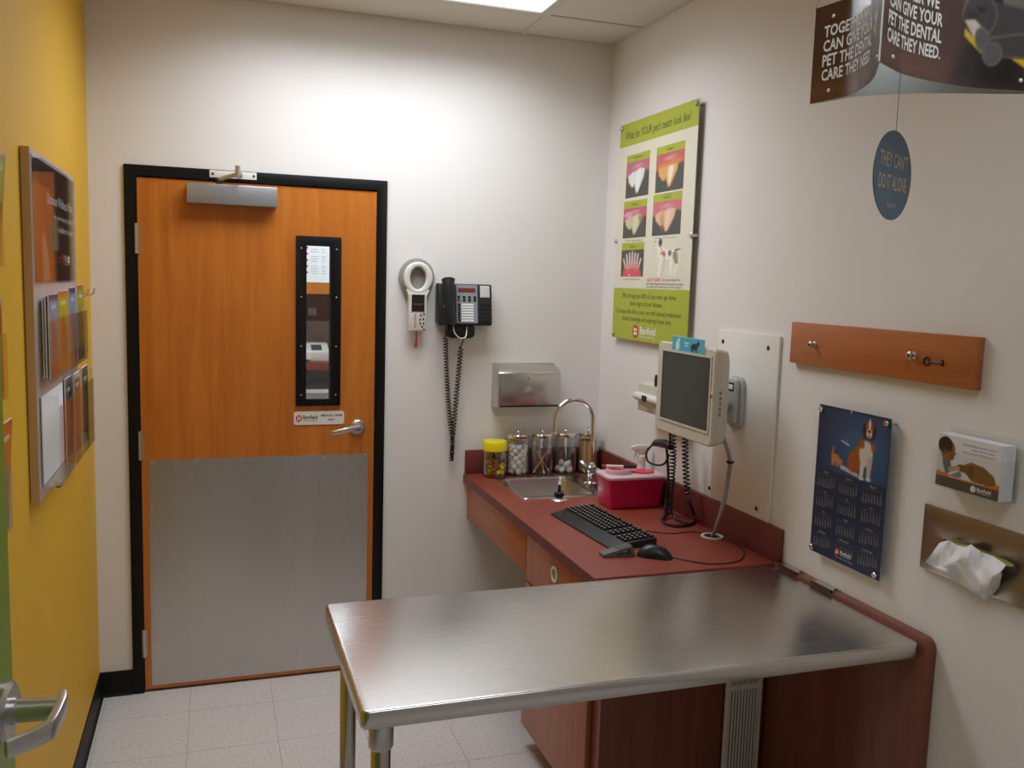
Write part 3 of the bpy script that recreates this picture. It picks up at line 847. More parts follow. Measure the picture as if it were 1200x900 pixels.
sw = [((jx - 0.040, JY - 0.010, ZC + 0.010), (jx + 0.040, JY - 0.008, ZC + 0.128), 'wooden swab leaning up to the right in the swab jar'),
      ((jx + 0.040, JY + 0.006, ZC + 0.010), (jx - 0.036, JY + 0.012, ZC + 0.126), 'wooden swab leaning up to the left in the swab jar'),
      ((jx + 0.004, JY - 0.030, ZC + 0.009), (jx + 0.002, JY + 0.030, ZC + 0.100), 'short white swab standing mid-jar between two crossed swabs')]
for a, b, lab in sw:
    t = thing('cotton_swab', lab, 'swab', a, group='swabs in the jar')
    MB().tube([a, b], 0.0028, 8).build('swab_stick', 'stick', t)
    d_ = (Vector(b) - Vector(a)).normalized()
    for e_, sg in ((Vector(a), 1), (Vector(b), -1)):
        MB().tube([e_ - d_ * sg * 0.001, e_ + d_ * sg * 0.005, e_ + d_ * sg * 0.014], [0.003, 0.005, 0.0032], 8).build('swab_tip', 'cotton', t)
jx = JB[3][1]
stick0 = None
for k in range(24):
    ring_ = 0 if k < 13 else 1
    a = 2 * PI * k / 13 if ring_ == 0 else 2 * PI * k / 10
    r_ = 0.036 if ring_ == 0 else 0.02
    if stick0 is None:
        o = MB().prism(Fr((0, 0, 0), (1, 0, 0), (0, 0, 1), (0, -1, 0)), rrect(-0.0075, 0.0075, 0, 0.140, 0.007), -0.0015, 0.0015).build('tongue_depressor', 'stick', origin=(0, 0, 0)); stick0 = o
    else:
        o = stick0.copy(); COL.objects.link(o)
    o.location = (jx + r_ * math.cos(a), JY + r_ * math.sin(a), ZC + 0.008); o.rotation_euler = (0, 0, a + PI / 2)
    tag(o, 'flat tan wooden stick in the jar behind the faucet', 'wooden stick', 'sticks in the last jar')
# treat jar
tx, ty = 1.592, -0.084
tj = thing('treat_jar', 'clear jar of tan treats with a yellow screw lid', 'jar', (tx, ty, ZC))
f = Fr((tx, ty, ZC), (1, 0, 0), (0, 1, 0), (0, 0, 1))
MB().lathe(f, [(0.044, 0.0), (0.052, 0.006), (0.053, 0.100), (0.045, 0.118), (0.0435, 0.118), (0.051, 0.099), (0.050, 0.008), (0.02, 0.006)], 28).build('jar_body', 'bottle_clear', tj)
MB().lathe(f, [(0.048, 0.116), (0.053, 0.118), (0.053, 0.152), (0.049, 0.158), (0.02, 0.159)], 28).build('jar_lid', 'yellow_lid', tj)
def curved(a, b, c, x=tx, y=ty, r0=0.0535):
    t = a / r0 - PI / 2
    return Vector((x + (r0 + c) * math.cos(t), y + (r0 + c) * math.sin(t), ZC + b))
mb = MB()
def paw(mb, a, b, k, warp, c=0.0012):
    def disc(ca, cb, ra, rb):
        mb.add([warp(ca + ra * math.cos(t), cb + rb * math.sin(t), c) for t in np.linspace(0, 2 * PI, 14, endpoint=False)], [tuple(range(14))])
    disc(a, b - 0.1 * k, 0.55 * k, 0.45 * k)
    for u_, v_ in ((-0.75, 0.35), (-0.3, 0.75), (0.3, 0.75), (0.75, 0.35)): disc(a + u_ * k, b + v_ * k, 0.2 * k, 0.27 * k)
paw(mb, 0.020, 0.052, 0.017, curved); paw(mb, 0.004, 0.030, 0.012, curved); paw(mb, 0.022, 0.026, 0.010, curved)
mb.build('paw_print', 'yellow_lid', tj, flat=True)
tr0 = None
for k in range(19):
    a = 2.4 * k; r_ = 0.030 * ((k % 3) / 2.0) + 0.002
    if tr0 is None:
        o = MB().prism(WORLD, ell(-0.009, 0, 0.006, 0.007, 10), -0.004, 0.004).prism(WORLD, ell(0.009, 0, 0.006, 0.007, 10), -0.004, 0.004).fbox(WORLD, -0.009, 0.009, -0.004, 0.004, -0.0038, 0.0038).build('dog_treat', 'treat', origin=(0, 0, 0)); tr0 = o
    else:
        o = tr0.copy(); COL.objects.link(o)
    o.location = (tx + r_ * math.cos(a), ty + r_ * math.sin(a), ZC + 0.014 + 0.0032 * k); o.rotation_euler = (random.uniform(-0.6, 0.6), random.uniform(-0.6, 0.6), a)
    tag(o, 'tan biscuit treat in the yellow-lidded jar', 'dog treat', 'treats in the yellow-lidded jar')

# ------------------------------------------------------------------ sharps container, spray bottle, marker
sx0, sx1, sy0, sy1, szh = 1.852, 2.066, -0.722, -0.600, 0.118
sh = thing('sharps_container', 'red plastic sharps container on the counter beside the faucet', 'container', ((sx0 + sx1) / 2, (sy0 + sy1) / 2, ZC))
def rb(g, z): return rr4(sx0 - g, sx1 + g, sy0 - g, sy1 + g, 0.012 + g, ZC + z)
MB().loft([rb(-0.006, 0.0), rb(-0.001, 0.004), rb(0.010, szh)]).build('container_body', 'sharps_red', sh, angle=45)
MB().loft([rb(0.012, szh - 0.004), rb(0.013, szh + 0.004), rb(0.009, szh + 0.009), rb(0.0, szh + 0.010)]).build('container_lid', 'sharps_lid', sh, angle=45)
zl = ZC + szh + 0.010
cx1, cy1 = sx0 + 0.056, (sy0 + sy1) / 2
MB().ring(WORLD, ell(cx1, cy1, 0.050, 0.044), ell(cx1, cy1, 0.043, 0.037), zl + 0.0003, zl + 0.017).build('opening_collar', 'sharps_lid', sh, bevel=0.002)
MB().prism(WORLD, ell(cx1, cy1, 0.043, 0.037), zl + 0.0003, zl + 0.003).build('opening', 'sharps_bright', sh)
MB().prism(WORLD, ell(sx1 - 0.055, cy1, 0.047, 0.042), zl + 0.0003, zl + 0.005).build('cap_disc', 'sharps_bright', sh, bevel=0.0015)
sbx, sby = 2.060, -0.553
sb = thing('spray_bottle', 'white trigger spray bottle behind the red container', 'spray bottle', (sbx, sby, ZC))
f = Fr((sbx, sby, ZC), (1, 0, 0), (0, 1, 0), (0, 0, 1))
MB().lathe(f, [(0.022, 0), (0.025, 0.004), (0.025, 0.085), (0.023, 0.100), (0.0165, 0.125), (0.0145, 0.145)], 22).build('bottle_body', 'spray_white', sb)
MB().lathe(f, [(0.018, 0.1455), (0.018, 0.168), (0.012, 0.172)], 18).build('collar', 'white_plastic', sb)
td = Vector((-0.97, 0.22, 0)).normalized()
TF = Fr((sbx, sby, ZC), td, (0, 0, 1), td.cross(Vector((0, 0, 1))))
MB().prism(TF, [(-0.034, 0.198), (-0.010, 0.173), (0.010, 0.173), (0.016, 0.188), (0.045, 0.193), (0.046, 0.205), (0.020, 0.213), (-0.012, 0.212), (-0.034, 0.205)], -0.010, 0.010).build('spray_head', 'white_plastic', sb, bevel=0.003)
MB().tube([TF.p(0.020, 0.190), TF.p(0.026, 0.172), TF.p(0.037, 0.155)], [0.006, 0.005, 0.004], 8).build('trigger', 'white_plastic', sb)
# marker lying across the opening collar
mz = zl + 0.017 + 0.0062
a_, b_ = Vector((cx1 - 0.058, cy1 + 0.026, mz)), Vector((cx1 + 0.066, cy1 - 0.018, mz))
mk = thing('marker_pen', 'thin white marker with dark cap lying on the sharps container', 'marker', (a_ + b_) / 2)
d_ = b_ - a_
MB().tube([a_ + d_ * 0.12, a_ + d_ * 0.62], 0.006, 10).build('barrel', 'white_plastic', mk)
MB().tube([a_, a_ + d_ * 0.118], [0.0055, 0.006], 10).build('end_plug', 'red_plastic', mk)
MB().tube([a_ + d_ * 0.622, a_ + d_ * 0.95, b_], [0.0062, 0.0062, 0.003], 10).build('cap', 'black_plastic', mk)

# ------------------------------------------------------------------ keyboard, mouse, door wedge
c0, c1, c2, c3 = P(2, ZC + 0.01, 647, 601), P(2, ZC + 0.01, 690, 594), P(2, ZC + 0.01, 772, 635), P(2, ZC + 0.01, 716, 644)
kc = (c0 + c1 + c2 + c3) / 4
kang = math.atan2((c2 - c1).x + (c3 - c0).x, -((c2 - c1).y + (c3 - c0).y))
kl, kw = 0.452, 0.172
KB = thing('keyboard', 'black computer keyboard on the red counter', 'keyboard', (kc.x, kc.y, ZC), 0)
ku = Vector((math.sin(kang), -math.cos(kang), 0)); kv = Vector((math.cos(kang), math.sin(kang), 0))
KF = Fr((kc.x, kc.y, ZC), ku, kv, (0, 0, 1))
KS = Fr((kc.x, kc.y, ZC), kv, (0, 0, 1), ku)
MB().prism(KS, [(-kw / 2, 0.0), (kw / 2, 0.0), (kw / 2, 0.026), (-kw / 2 + 0.052, 0.018), (-kw / 2 + 0.045, 0.013), (-kw / 2, 0.006)], -kl / 2, kl / 2).build('keyboard_case', 'charcoal', KB, bevel=0.002)
mb = MB(); mw = MB()
n_c = 22
kp_ = (kl - 0.016) / n_c
for r_ in range(6):
    v0 = -kw / 2 + 0.056 + r_ * 0.0185 + (0.004 if r_ == 5 else 0)
    zb = 0.018 + 0.008 * (v0 + kw / 2 - 0.052) / (kw - 0.052)
    for k in range(n_c):
        if k in (15, 18) : continue
        if r_ == 0 and 4 <= k <= 9 and k != 4: continue
        if r_ == 5 and k in (1, 6, 11): continue
        u0 = -kl / 2 + 0.008 + k * kp_
        u1 = u0 + kp_ - 0.003 + (5 * kp_ if (r_ == 0 and k == 4) else 0)
        vs = [KF.p(u_, v_, z_) for z_, g in ((zb - 0.001, 0.0), (zb + 0.0075, 0.0022)) for u_, v_ in rect(u0 + g, u1 - g, v0 + g, v0 + 0.0158 - g)]
        mb.add(vs, [(3, 2, 1, 0), (4, 5, 6, 7), (0, 1, 5, 4), (1, 2, 6, 5), (2, 3, 7, 6), (3, 0, 4, 7)])
        if not (r_ == 0 and k == 4):
            mw.add([KF.p(u_, v_, zb + 0.0079) for u_, v_ in rect(u0 + 0.0045, u0 + 0.0105, v0 + 0.0060, v0 + 0.0115)], [(0, 1, 2, 3)])
tag(mb.build('keys', 'black_plastic', KB), 'rows of black keys', kind='stuff')
tag(mw.build('key_legends', 'ink_cream', KB, flat=True), 'pale key legends', kind='stuff')
m0 = (P(2, ZC + 0.008, 748, 650) + P(2, ZC + 0.008, 791, 652)) / 2
m0 = Vector((m0.x, m0.y + 0.012, ZC))
md = Vector((0.80, -0.60, 0)).normalized()         # mouse points away from its cord end
MF = Fr(m0, md, (-md.y, md.x, 0), (0, 0, 1))
ms = thing('computer_mouse', 'black computer mouse beside the keyboard', 'mouse', m0)
mb = MB(); rings = []
for i in range(15):
    t_ = i / 14
    a = (t_ - 0.5) * 0.116
    wv = 0.031 * (1 - abs(2 * t_ - 1) ** 3.2) ** 0.5 * (0.92 + 0.08 * math.cos(5 * t_)) + 0.001
    hv = 0.038 * (math.sin(PI * min(1, t_ * 0.86 + 0.10)) ** 0.75) * (1 - abs(2 * t_ - 1) ** 5) ** 0.5 + 0.002
    rings.append([MF.p(a, wv * math.cos(q), max(0.0, hv * math.sin(q)) if math.sin(q) > 0 else 0.0008) for q in np.linspace(0, 2 * PI, 20, endpoint=False)])
mb.loft(rings).build('mouse_shell', 'black_plastic', ms, angle=60)
MB().tube([MF.p(0.030, -0.004, 0.0265), MF.p(0.030, 0.004, 0.0265)], 0.007, 12).build('scroll_wheel', 'dark_grey', ms)
def cable(name, pts, r, m, parent=None, n=8, sm=8):
    return MB().tube(spline(pts, sm), r, n).build(name, m, parent)
cz_ = ZC + 0.0022
cpts = [MF.p(0.056, 0, 0.006)] + [P(2, cz_, *q) for q in ((806, 657), (830, 660.5), (852, 660), (868, 656), (872, 648), (866, 640), (855, 633), (843, 630))]
cable('mouse_cord', cpts, 0.0018, 'black_plastic', ms)
cable('keyboard_cord', [P(2, ZC + 0.01, 757, 622)] + [P(2, cz_, *q) for q in ((772, 624), (790, 625), (812, 623), (832, 627))], 0.0018, 'black_plastic', KB)
# wedge door stop
w0, w1 = P(2, ZC, 707, 654), P(2, ZC, 745, 652)
wd = (w1 - w0); wl = 0.135; wd.normalize()
WF = Fr(w0, wd, (0, 0, 1), (wd.y, -wd.x, 0))
ws = thing('door_wedge', 'grey hollow rubber door wedge beside the black mouse', 'door wedge', (w0 + w1) / 2)
wl = (w1 - w0).length
mb = MB()
mb.ring(WF, [(0.0, 0.0), (wl, 0.0), (wl - 0.012, 0.034), (0.0, 0.010)], [(0.045, 0.006), (wl - 0.014, 0.006), (wl - 0.020, 0.024), (0.046, 0.010)], -0.040, 0.0)
mb.build('wedge_body', 'mid_grey', ws, bevel=0.0015)
for k in range(5):
    a = wl - 0.016 - 0.010 * k
    MB().tube([WF.p(a, 0.0345 - 0.0021 * k * 1.1, -0.038), WF.p(a, 0.0345 - 0.0021 * k * 1.1, -0.002)], 0.0016, 6).build('rib', 'mid_grey', ws)

# ================================================================== STEEL EXAM TABLE
TZ = 0.8435
tx0, tx1, ty0, ty1 = 0.707, 2.074, -2.045, -1.4335
tb = thing('exam_table', 'stainless steel fold-down exam table fixed to the right wall', 'table', ((tx0 + tx1) / 2, (ty0 + ty1) / 2, 0))
out = rrect(tx0, tx1, ty0, ty1, 0.018, 5)
def inset(d): return [Vector((a, b, 0)) for a, b in rrect(tx0 + d, tx1 - d, ty0 + d, ty1 - d, max(0.018 - d, 0.004), 5)]
rings = [[q + Vector((0, 0, z)) for q in inset(d)] for d, z in ((0.012, TZ - 0.036), (0.002, TZ - 0.038), (0.0, TZ - 0.036), (0.0, TZ - 0.006), (0.0012, TZ - 0.0025), (0.004, TZ - 0.0006), (0.008, TZ))]
MB().loft(rings).build('table_top', 'steel', tb, angle=50)
for ly in (-1.525, -1.985):
    lf = Fr((0.757, ly, 0), (1, 0, 0), (0, 1, 0), (0, 0, 1))
    lg = MB().lathe(lf, [(0.0195, 0.03), (0.0205, 0.032), (0.0205, TZ - 0.07), (0.0195, TZ - 0.068)], 20).build('leg', 'steel_v', tb)
    MB().lathe(lf, [(0.024, TZ - 0.108), (0.026, TZ - 0.104), (0.026, TZ - 0.0405), (0.024, TZ - 0.039)], 20).build('leg_socket', 'satin_metal', lg)
    MB().lathe(lf, [(0.026, 0.0), (0.026, 0.012), (0.018, 0.03), (0.016, 0.031)], 18).build('leg_foot', 'black_rubber', lg)
# wall panel carrying the table
wp = thing('wall_mount_panel', 'orange wood wall panel carrying the steel table edge', 'panel', (W - 0.018, -1.74, 0))
pf = RIGHT
mb = MB()
pr_ = [(1.436, 0.0)] + [(2.058, 0.0), (2.058, 0.822)] + [(2.058 - 0.03 + 0.03 * math.cos(t), 0.822 + 0.03 * math.sin(t)) for t in np.linspace(0.2, PI / 2, 6)] + [(1.436, 0.852)]
mb.prism(pf, pr_, 0.001, 0.034)
mb.build('panel_board', 'shaded_dark_wood', wp, bevel=0.001)
for y in (1.505, 1.662):
    hg = MB().fbox(pf, y - 0.045, y + 0.045, 0.8522, 0.8552, 0.004, 0.034).build('hinge_leaf', 'satin_metal', wp)
    MB().tube([pf.p(y - 0.045, 0.853, 0.0345), pf.p(y + 0.045, 0.853, 0.0345)], 0.0045, 8).build('hinge_pin', 'iron', hg)
    MB().lathe(Fr(pf.p(y + 0.038, 0.8552, 0.015), (0, 1, 0), (1, 0, 0), (0, 0, 1)), [(0.006, 0), (0.006, 0.002), (0.003, 0.003)], 10).build('screw', 'iron', hg)

# ================================================================== MONITOR, ITS ARM, WALL BOARD
wb = thing('wall_board', 'white board screwed to the right wall behind the monitor', 'board', (W, -1.18, 0.953))
MB().prism(RIGHT, rect(1.005, 1.356, 0.9535, 1.547), 0.001, 0.010).build('board_sheet', 'white_board', wb, bevel=0.0015)
screws(RIGHT, [(-P(0, W - 0.011, *q).y, P(0, W - 0.011, *q).z) for q in ((847, 400), (900, 408), (831, 572), (886, 596))], wb, 0.008, 0.010, 'iron')
mo = thing('monitor', 'beige flat monitor with dark screen on a wall arm', 'monitor', (1.93, -1.132, 1.2))
MO = Fr((1.9, 0, 0), (0, -1, 0), (0, 0, 1), (-1, 0, 0))
ma0, ma1, mz0, mz1 = 0.948, 1.320, 1.196, 1.503
def mring(g, c, r): return [MO.p(a, b, c) for a, b in rrect(ma0 + g, ma1 - g, mz0 + g, mz1 - g, r, 5)]
mb = MB()
mb.loft([mring(0.05, -0.075, 0.03), mring(0.022, -0.066, 0.03), mring(0.006, -0.052, 0.022), mring(0.0, -0.02, 0.018), mring(0.0, -0.004, 0.018), mring(0.004, 0.0, 0.016), mring(0.012, 0.0, 0.012)])
case = mb.build('monitor_case', 'beige_plastic', mo, angle=40)
MB().ring(MO, rect(0.980, 1.303, 1.236, 1.480), rect(0.988, 1.296, 1.243, 1.473), 0.0002, 0.003).build('bezel_lip', 'beige_plastic', mo)
MB().fbox(MO, 0.988, 1.296, 1.243, 1.473, 0.0002, 0.0012).build('screen', 'screen', mo)
MB().fbox(MO, 1.302, 1.316, 1.345, 1.372, 0.0004, 0.0010).build('sticker', 'white_plastic', mo)
MB().fbox(MO, 1.304, 1.314, 1.349, 1.362, 0.0010, 0.0014).build('sticker', 'red_plastic', mo)
for k in range(5):
    z_ = 1.30 + 0.017 * k
    MB().lathe(Fr((1.925, -ma1, z_), (1, 0, 0), (0, 0, 1), (0, -1, 0)), [(0.006, 0.0), (0.006, 0.003), (0.004, 0.004)], 10, sa=0.6).build('button', 'grey_plastic', mo)
# card standing on the monitor
cd = thing('small_card', 'small turquoise card with cat and dog on top of the monitor', 'card', (1.893, -1.153, 1.48))
CFR = Fr((1.8985, 0, 1.480), (0, -1, 0), (0.0, 0, 1), (-1, 0, 0.0))
MB().fbox(CFR, 1.050, 1.257, 0.0, 0.048, 0.0, 0.0012).build('card_sheet', 'paper', cd)
ik = Ink(84, 24, 4.3, (64, 178, 200))
ik.ellipse(0.75, 0.35, 0.28, 0.35, (225, 235, 235), soft=0.08).ellipse(0.85, 0.72, 0.16, 0.16, (225, 235, 235), soft=0.06)
ik.poly([(0.9, 0.8), (1.05, 1.0), (1.05, 0.7)], (210, 225, 225), 0.06)
ik.ellipse(3.0, 0.42, 0.45, 0.22, (26, 30, 36), 0.15, 0.07).ellipse(3.5, 0.66, 0.18, 0.16, (26, 30, 36), soft=0.06)
for x_ in (2.65, 2.85, 3.2, 3.4): ik.cap(x_, 0.4, x_, 0.05, 0.06, 0.05, (26, 30, 36), 0.05)
ik.cap(1.7, 0.62, 2.2, 0.62, 0.05, 0.05, (220, 240, 244), 0.05).cap(1.75, 0.42, 2.15, 0.42, 0.04, 0.04, (220, 240, 244), 0.05)
ik.build('picture', CFR, 1.051, 1.256, 0.001, 0.047, cd, c=0.0016)
# arm
am = thing('monitor_mount', 'grey wall bracket with short arm holding the monitor', 'monitor mount', (W - 0.02, -1.15, 1.22))
MB().prism(RIGHT, rrect(1.108, 1.190, 1.225, 1.402, 0.03), 0.0105, 0.024).build('wall_plate', 'light_grey', am, bevel=0.003)
hs = MB().prism(RIGHT, rrect(1.120, 1.178, 1.240, 1.394, 0.016), 0.0245, 0.042).build('arm_housing', 'light_grey', am, bevel=0.005)
MB().fbox(Fr((W - 0.042, 0, 0), (0, -1, 0), (0, 0, 1), (-1, 0, 0)), 1.130, 1.168, 1.352, 1.380, 0.0003, 0.001).build('label_plate', 'black_plastic', hs)
MB().fbox(Fr((W - 0.043, 0, 0), (0, -1, 0), (0, 0, 1), (-1, 0, 0)), 1.135, 1.163, 1.358, 1.374, 0.0003, 0.0008).build('label_print', 'ink_white', hs)
MB().tube([(W - 0.042, -1.149, 1.30), (2.035, -1.145, 1.305), (1.977, -1.134, 1.33)], [0.017, 0.016, 0.018], 12).build('arm_tube', 'grey_plastic', am)
MB().lathe(Fr((1.976, -1.134, 1.34), (0, -1, 0), (0, 0, 1), (1, 0, 0)), [(0.045, 0.0), (0.045, 0.006), (0.02, 0.012), (0.018, 0.03)], 16).build('tilt_head', 'grey_plastic', am)
# monitor cable down to the grommet
gc = Vector((gq.x - 0.012, gq.y, ZC))
cb_ = thing('monitor_cable', 'grey cable running from the monitor down to the counter grommet', 'cable', gc)
pts = [P(0, 1.955, 845, 507), P(0, 1.965, 850, 520), P(0, 1.985, 855, 540), P(0, 2.0, 852, 565), P(0, 2.01, 846, 595), gc + Vector((0.004, 0, 0.002))]
cable('cable_run', pts, 0.0062, 'conduit', cb_)
cable('cable_run', [q + Vector((-0.003, -0.012, 0)) for q in pts[:-1]] + [gc + Vector((-0.006, -0.006, 0.002))], 0.004, 'grey_plastic', cb_)
q = P(0, 1.985, 855, 541) + Vector((-0.0015, -0.005, 0))
MB().lathe(Fr(q, (1, 0, 0), (0, 1, 0), (0, 0, 1)), [(0.0115, -0.004), (0.0115, 0.004)], 12).tube([q + Vector((0, -0.01, 0)), q + Vector((-0.004, -0.022, 0.001))], 0.003, 6).build('cable_tie', 'black_plastic', cb_)

# diagnostic set on the right wall behind the monitor
ob = thing('otoscope_station', 'beige wall box with coiled black cords behind the monitor', 'wall unit', (2.06, -0.70, 1.2))
oa0, oa1, oz0, oz1 = 0.570, 0.845, 1.205, 1.316
OF = RIGHT
MB().prism(Fr(OF.p(oa0, 0, 0), (-1, 0, 0), (0, 0, 1), (0, -1, 0)), [(0.001, oz0), (0.090, oz0), (0.090, oz1 - 0.004), (0.001, oz1 + 0.006)], 0, oa1 - oa0).build('unit_case', 'beige_plastic', ob, bevel=0.004)
MB().tube([OF.p(oa0 - 0.004, 1.262, 0.096), OF.p(oa0 + 0.003, 1.262, 0.098), OF.p(oa1 - 0.02, 1.262, 0.098)], [0.012, 0.016, 0.016], 14).build('handle_grip', 'white_plastic', ob)
MB().fbox(OF, 0.655, 0.690, 1.252, 1.274, 0.1145, 0.117).build('switch_window', 'black_plastic', ob)
MB().fbox(OF, 0.660, 0.700, 1.210, 1.216, 0.090, 0.0915).build('label_plate', 'grey_plastic', ob)
q = P(0, 2.03, 769, 455)
MB().tube([q, q + Vector((0, 0, 0.035)), q + Vector((0, 0.006, 0.05))], [0.006, 0.009, 0.004], 10).build('otoscope_head', 'black_plastic', ob)
X_ = 2.025
c1 = [P(0, X_, 788, 508), P(0, X_, 789, 530), P(0, X_, 787, 560), P(0, X_, 785, 588), P(0, X_ - 0.01, 783, 602)]
MB().tube(helix(spline(c1, 10), 0.0105, 0.0130, 10), 0.0030, 6).build('coiled_cord', 'black_plastic', ob)
c2 = [P(0, X_ + 0.01, 803, 508), P(0, X_ + 0.01, 803, 530), P(0, X_ + 0.01, 804, 555), P(0, X_ + 0.01, 806, 578)]
MB().tube(helix(spline(c2, 10), 0.0105, 0.0140, 10), 0.0030, 6).build('coiled_cord', 'black_plastic', ob)
l1 = [c1[-1]] + [P(2, ZC + 0.006, *q) for q in ((776, 610), (785, 615), (800, 616), (812, 613), (814, 606))] + [P(0, X_ + 0.01, 809, 592), c2[-1]]
cable('cord_loop', l1, 0.006, 'black_plastic', ob)
cable('cord_loop', [P(0, X_ - 0.01, 790, 560), P(0, X_ - 0.015, 786, 590), P(2, ZC + 0.012, 790, 606), P(2, ZC + 0.012, 806, 613)], 0.0045, 'charcoal', ob)
cable('cord_loop', [P(0, X_ - 0.01, 781, 522), P(0, X_ - 0.015, 783, 560), P(0, X_ - 0.02, 780, 590), P(2, ZC + 0.006, 778, 608)], 0.005, 'black_plastic', ob)
pl = thing('power_plug', 'black plug with looped cable below the monitor', 'plug', P(0, X_ - 0.03, 776, 530))
X2 = X_ - 0.03
MB().tube([P(0, X2, 765, 521), P(0, X2, 769, 519), P(0, X2, 779, 520), P(0, X2, 786, 524)], [0.007, 0.014, 0.017, 0.012], 12).build('plug_body', 'black_plastic', pl)
cable('plug_cable', [P(0, X2, 765, 521), P(0, X2, 758, 529), P(0, X2, 759, 540), P(0, X2, 769, 545), P(0, X2, 779, 543), P(0, X2 + 0.01, 784, 532)], 0.0042, 'black_plastic', pl)
cable('plug_cable', [P(0, X2, 786, 524), P(0, X2 - 0.01, 785, 512), P(0, X2 - 0.02, 786, 500)], 0.004, 'black_plastic', pl)

# ================================================================== BACK WALL: scanner, phone, towel dispenser
sn = thing('microchip_scanner', 'white handheld scanner with ring head hanging on the back wall', 'scanner', (1.249, 0, 1.47))
cxs, czs = 1.249, 1.694
br = [(1.249 + 0.076 * c_, 1.698 + 0.080 * s_) for c_, s_ in [(math.cos(t), math.sin(t)) for t in np.linspace(-0.5, PI + 0.5, 14)]] + [(1.206, 1.600), (1.292, 1.600)]
MB().prism(BACK, br, 0.001, 0.016).build('wall_bracket', 'grey_plastic', sn, bevel=0.003)
MB().ring(BACK, ell(cxs, czs, 0.062, 0.068, 36), ell(cxs, czs, 0.034, 0.046, 36), 0.017, 0.046).build('scanner_ring', 'white_plastic', sn, bevel=0.008, seg=3)
hd = MB().prism(BACK, [(1.209, 1.474), (1.286, 1.474), (1.288, 1.560), (1.288, 1.620), (1.300, 1.650), (1.276, 1.640), (1.249, 1.636), (1.222, 1.640), (1.198, 1.650), (1.209, 1.620), (1.209, 1.560)], 0.017, 0.046).build('scanner_handle', 'white_plastic', sn, bevel=0.005)
MB().fbox(BACK, 1.222, 1.276, 1.556, 1.626, 0.0462, 0.048).build('display', 'black_plastic', sn)
MB().fbox(BACK, 1.230, 1.268, 1.582, 1.590, 0.0482, 0.0488).build('display_print', 'lcd_red', sn)
for k, (a, b) in enumerate([(1.262, 1.540), (1.275, 1.545), (1.258, 1.522), (1.272, 1.524), (1.260, 1.506), (1.274, 1.506), (1.268, 1.492), (1.276, 1.480)]):
    MB().prism(BACK, ell(a, b, 0.0035, 0.005, 8), 0.0462, 0.0468).build('paw_mark', 'ink_black', sn)
lettering(Fr(BACK.p(1.238, 1.516), (0, 0, 1), (-1, 0, 0), (0, -1, 0)), [('TRACKER', 0, 0, dict(w=0.06, h=0.009))], 'ink_grey', sn, c=0.0466)
MB().tube([(1.247, -0.03, 1.474), (1.248, -0.03, 1.44), (1.246, -0.03, 1.405)], [0.003, 0.003, 0.006], 8).build('wrist_strap', 'red_plastic', sn)

ph = thing('wall_phone', 'black and grey desk phone mounted on the back wall', 'phone', (1.45, 0, 1.44))
pa0, pa1, pz0, pz1 = 1.332, 1.566, 1.500, 1.676
MB().prism(Fr((pa0, 0, 0), (0, -1, 0), (0, 0, 1), (1, 0, 0)), [(0.001, 1.51), (0.072, pz0), (0.080, pz0 + 0.012), (0.056, pz1), (0.001, pz1)], 0.0, pa1 - pa0).build('phone_body', 'charcoal', ph, bevel=0.006)
tl = Vector((0, -(0.056 - 0.080), pz1 - pz0 - 0.012)).normalized()          # up along the sloped face
PF = Fr((pa0, -0.080, pz0 + 0.012), (1, 0, 0), tl, Vector((1, 0, 0)).cross(tl))
fh = Vector((0, 0.024, pz1 - pz0 - 0.012)).length
gpn = MB().prism(PF, rrect(0.076, 0.168, 0.000, fh - 0.004, 0.003), 0.0003, 0.004).build('face_panel', 'cool_grey', ph)
MB().fbox(PF, 0.084, 0.158, fh - 0.034, fh - 0.018, 0.0042, 0.006).build('display', 'lcd_red', gpn)
for r_ in range(2):
    for k in range(4):
        MB().fbox(PF, 0.080 + 0.0235 * k, 0.080 + 0.0235 * k + 0.011, fh - 0.060 - 0.013 * r_, fh - 0.052 - 0.013 * r_, 0.0042, 0.007).build('button', 'red_plastic' if (r_ == 1 and k == 0) else 'black_plastic', gpn)
for k in range(7):
    z_ = 0.006 + 0.0112 * k
    MB().fbox(PF, 0.081, 0.092, z_ + 0.001, z_ + 0.0085, 0.0042, 0.007).build('button', 'black_plastic', gpn)
    MB().fbox(PF, 0.096, 0.150, z_ + 0.001, z_ + 0.0085, 0.0042, 0.0055).build('label_strip', 'ink_white', gpn)
sdl = MB().fbox(PF, 0.181, 0.222, fh - 0.055, fh - 0.006, 0.0003, 0.002).build('index_card', 'ink_white', ph)
for k in range(6):
    MB().fbox(PF, 0.183, 0.220, fh - 0.014 - 0.0075 * k, fh - 0.0125 - 0.0075 * k, 0.0022, 0.0026).build('ruled_line', 'ink_grey', sdl)
for r_ in range(5):
    MB().fbox(PF, 0.182, 0.226, 0.010 + 0.0165 * r_, 0.018 + 0.0165 * r_, 0.0003, 0.003).build('key_row', 'black_plastic', ph)
hs_ = spline([PF.p(0.038, -0.004, 0.020), PF.p(0.037, 0.03, 0.030), PF.p(0.036, 0.09, 0.032), PF.p(0.036, fh - 0.02, 0.030), PF.p(0.037, fh + 0.012, 0.022)], 6)
nh_ = len(hs_)
MB().tube(hs_, [0.0235 + 0.0055 * min(1, abs(2 * i / (nh_ - 1) - 1) ** 2.2) for i in range(nh_)], 16).build('handset', 'black_plastic', ph, angle=60)
mb = MB().tube([PF.p(0.014, 0.062, 0.032), PF.p(0.017, 0.078, 0.040), PF.p(0.020, 0.090, 0.044)], 0.0022, 6).build('handset_mark', 'ink_white', ph)
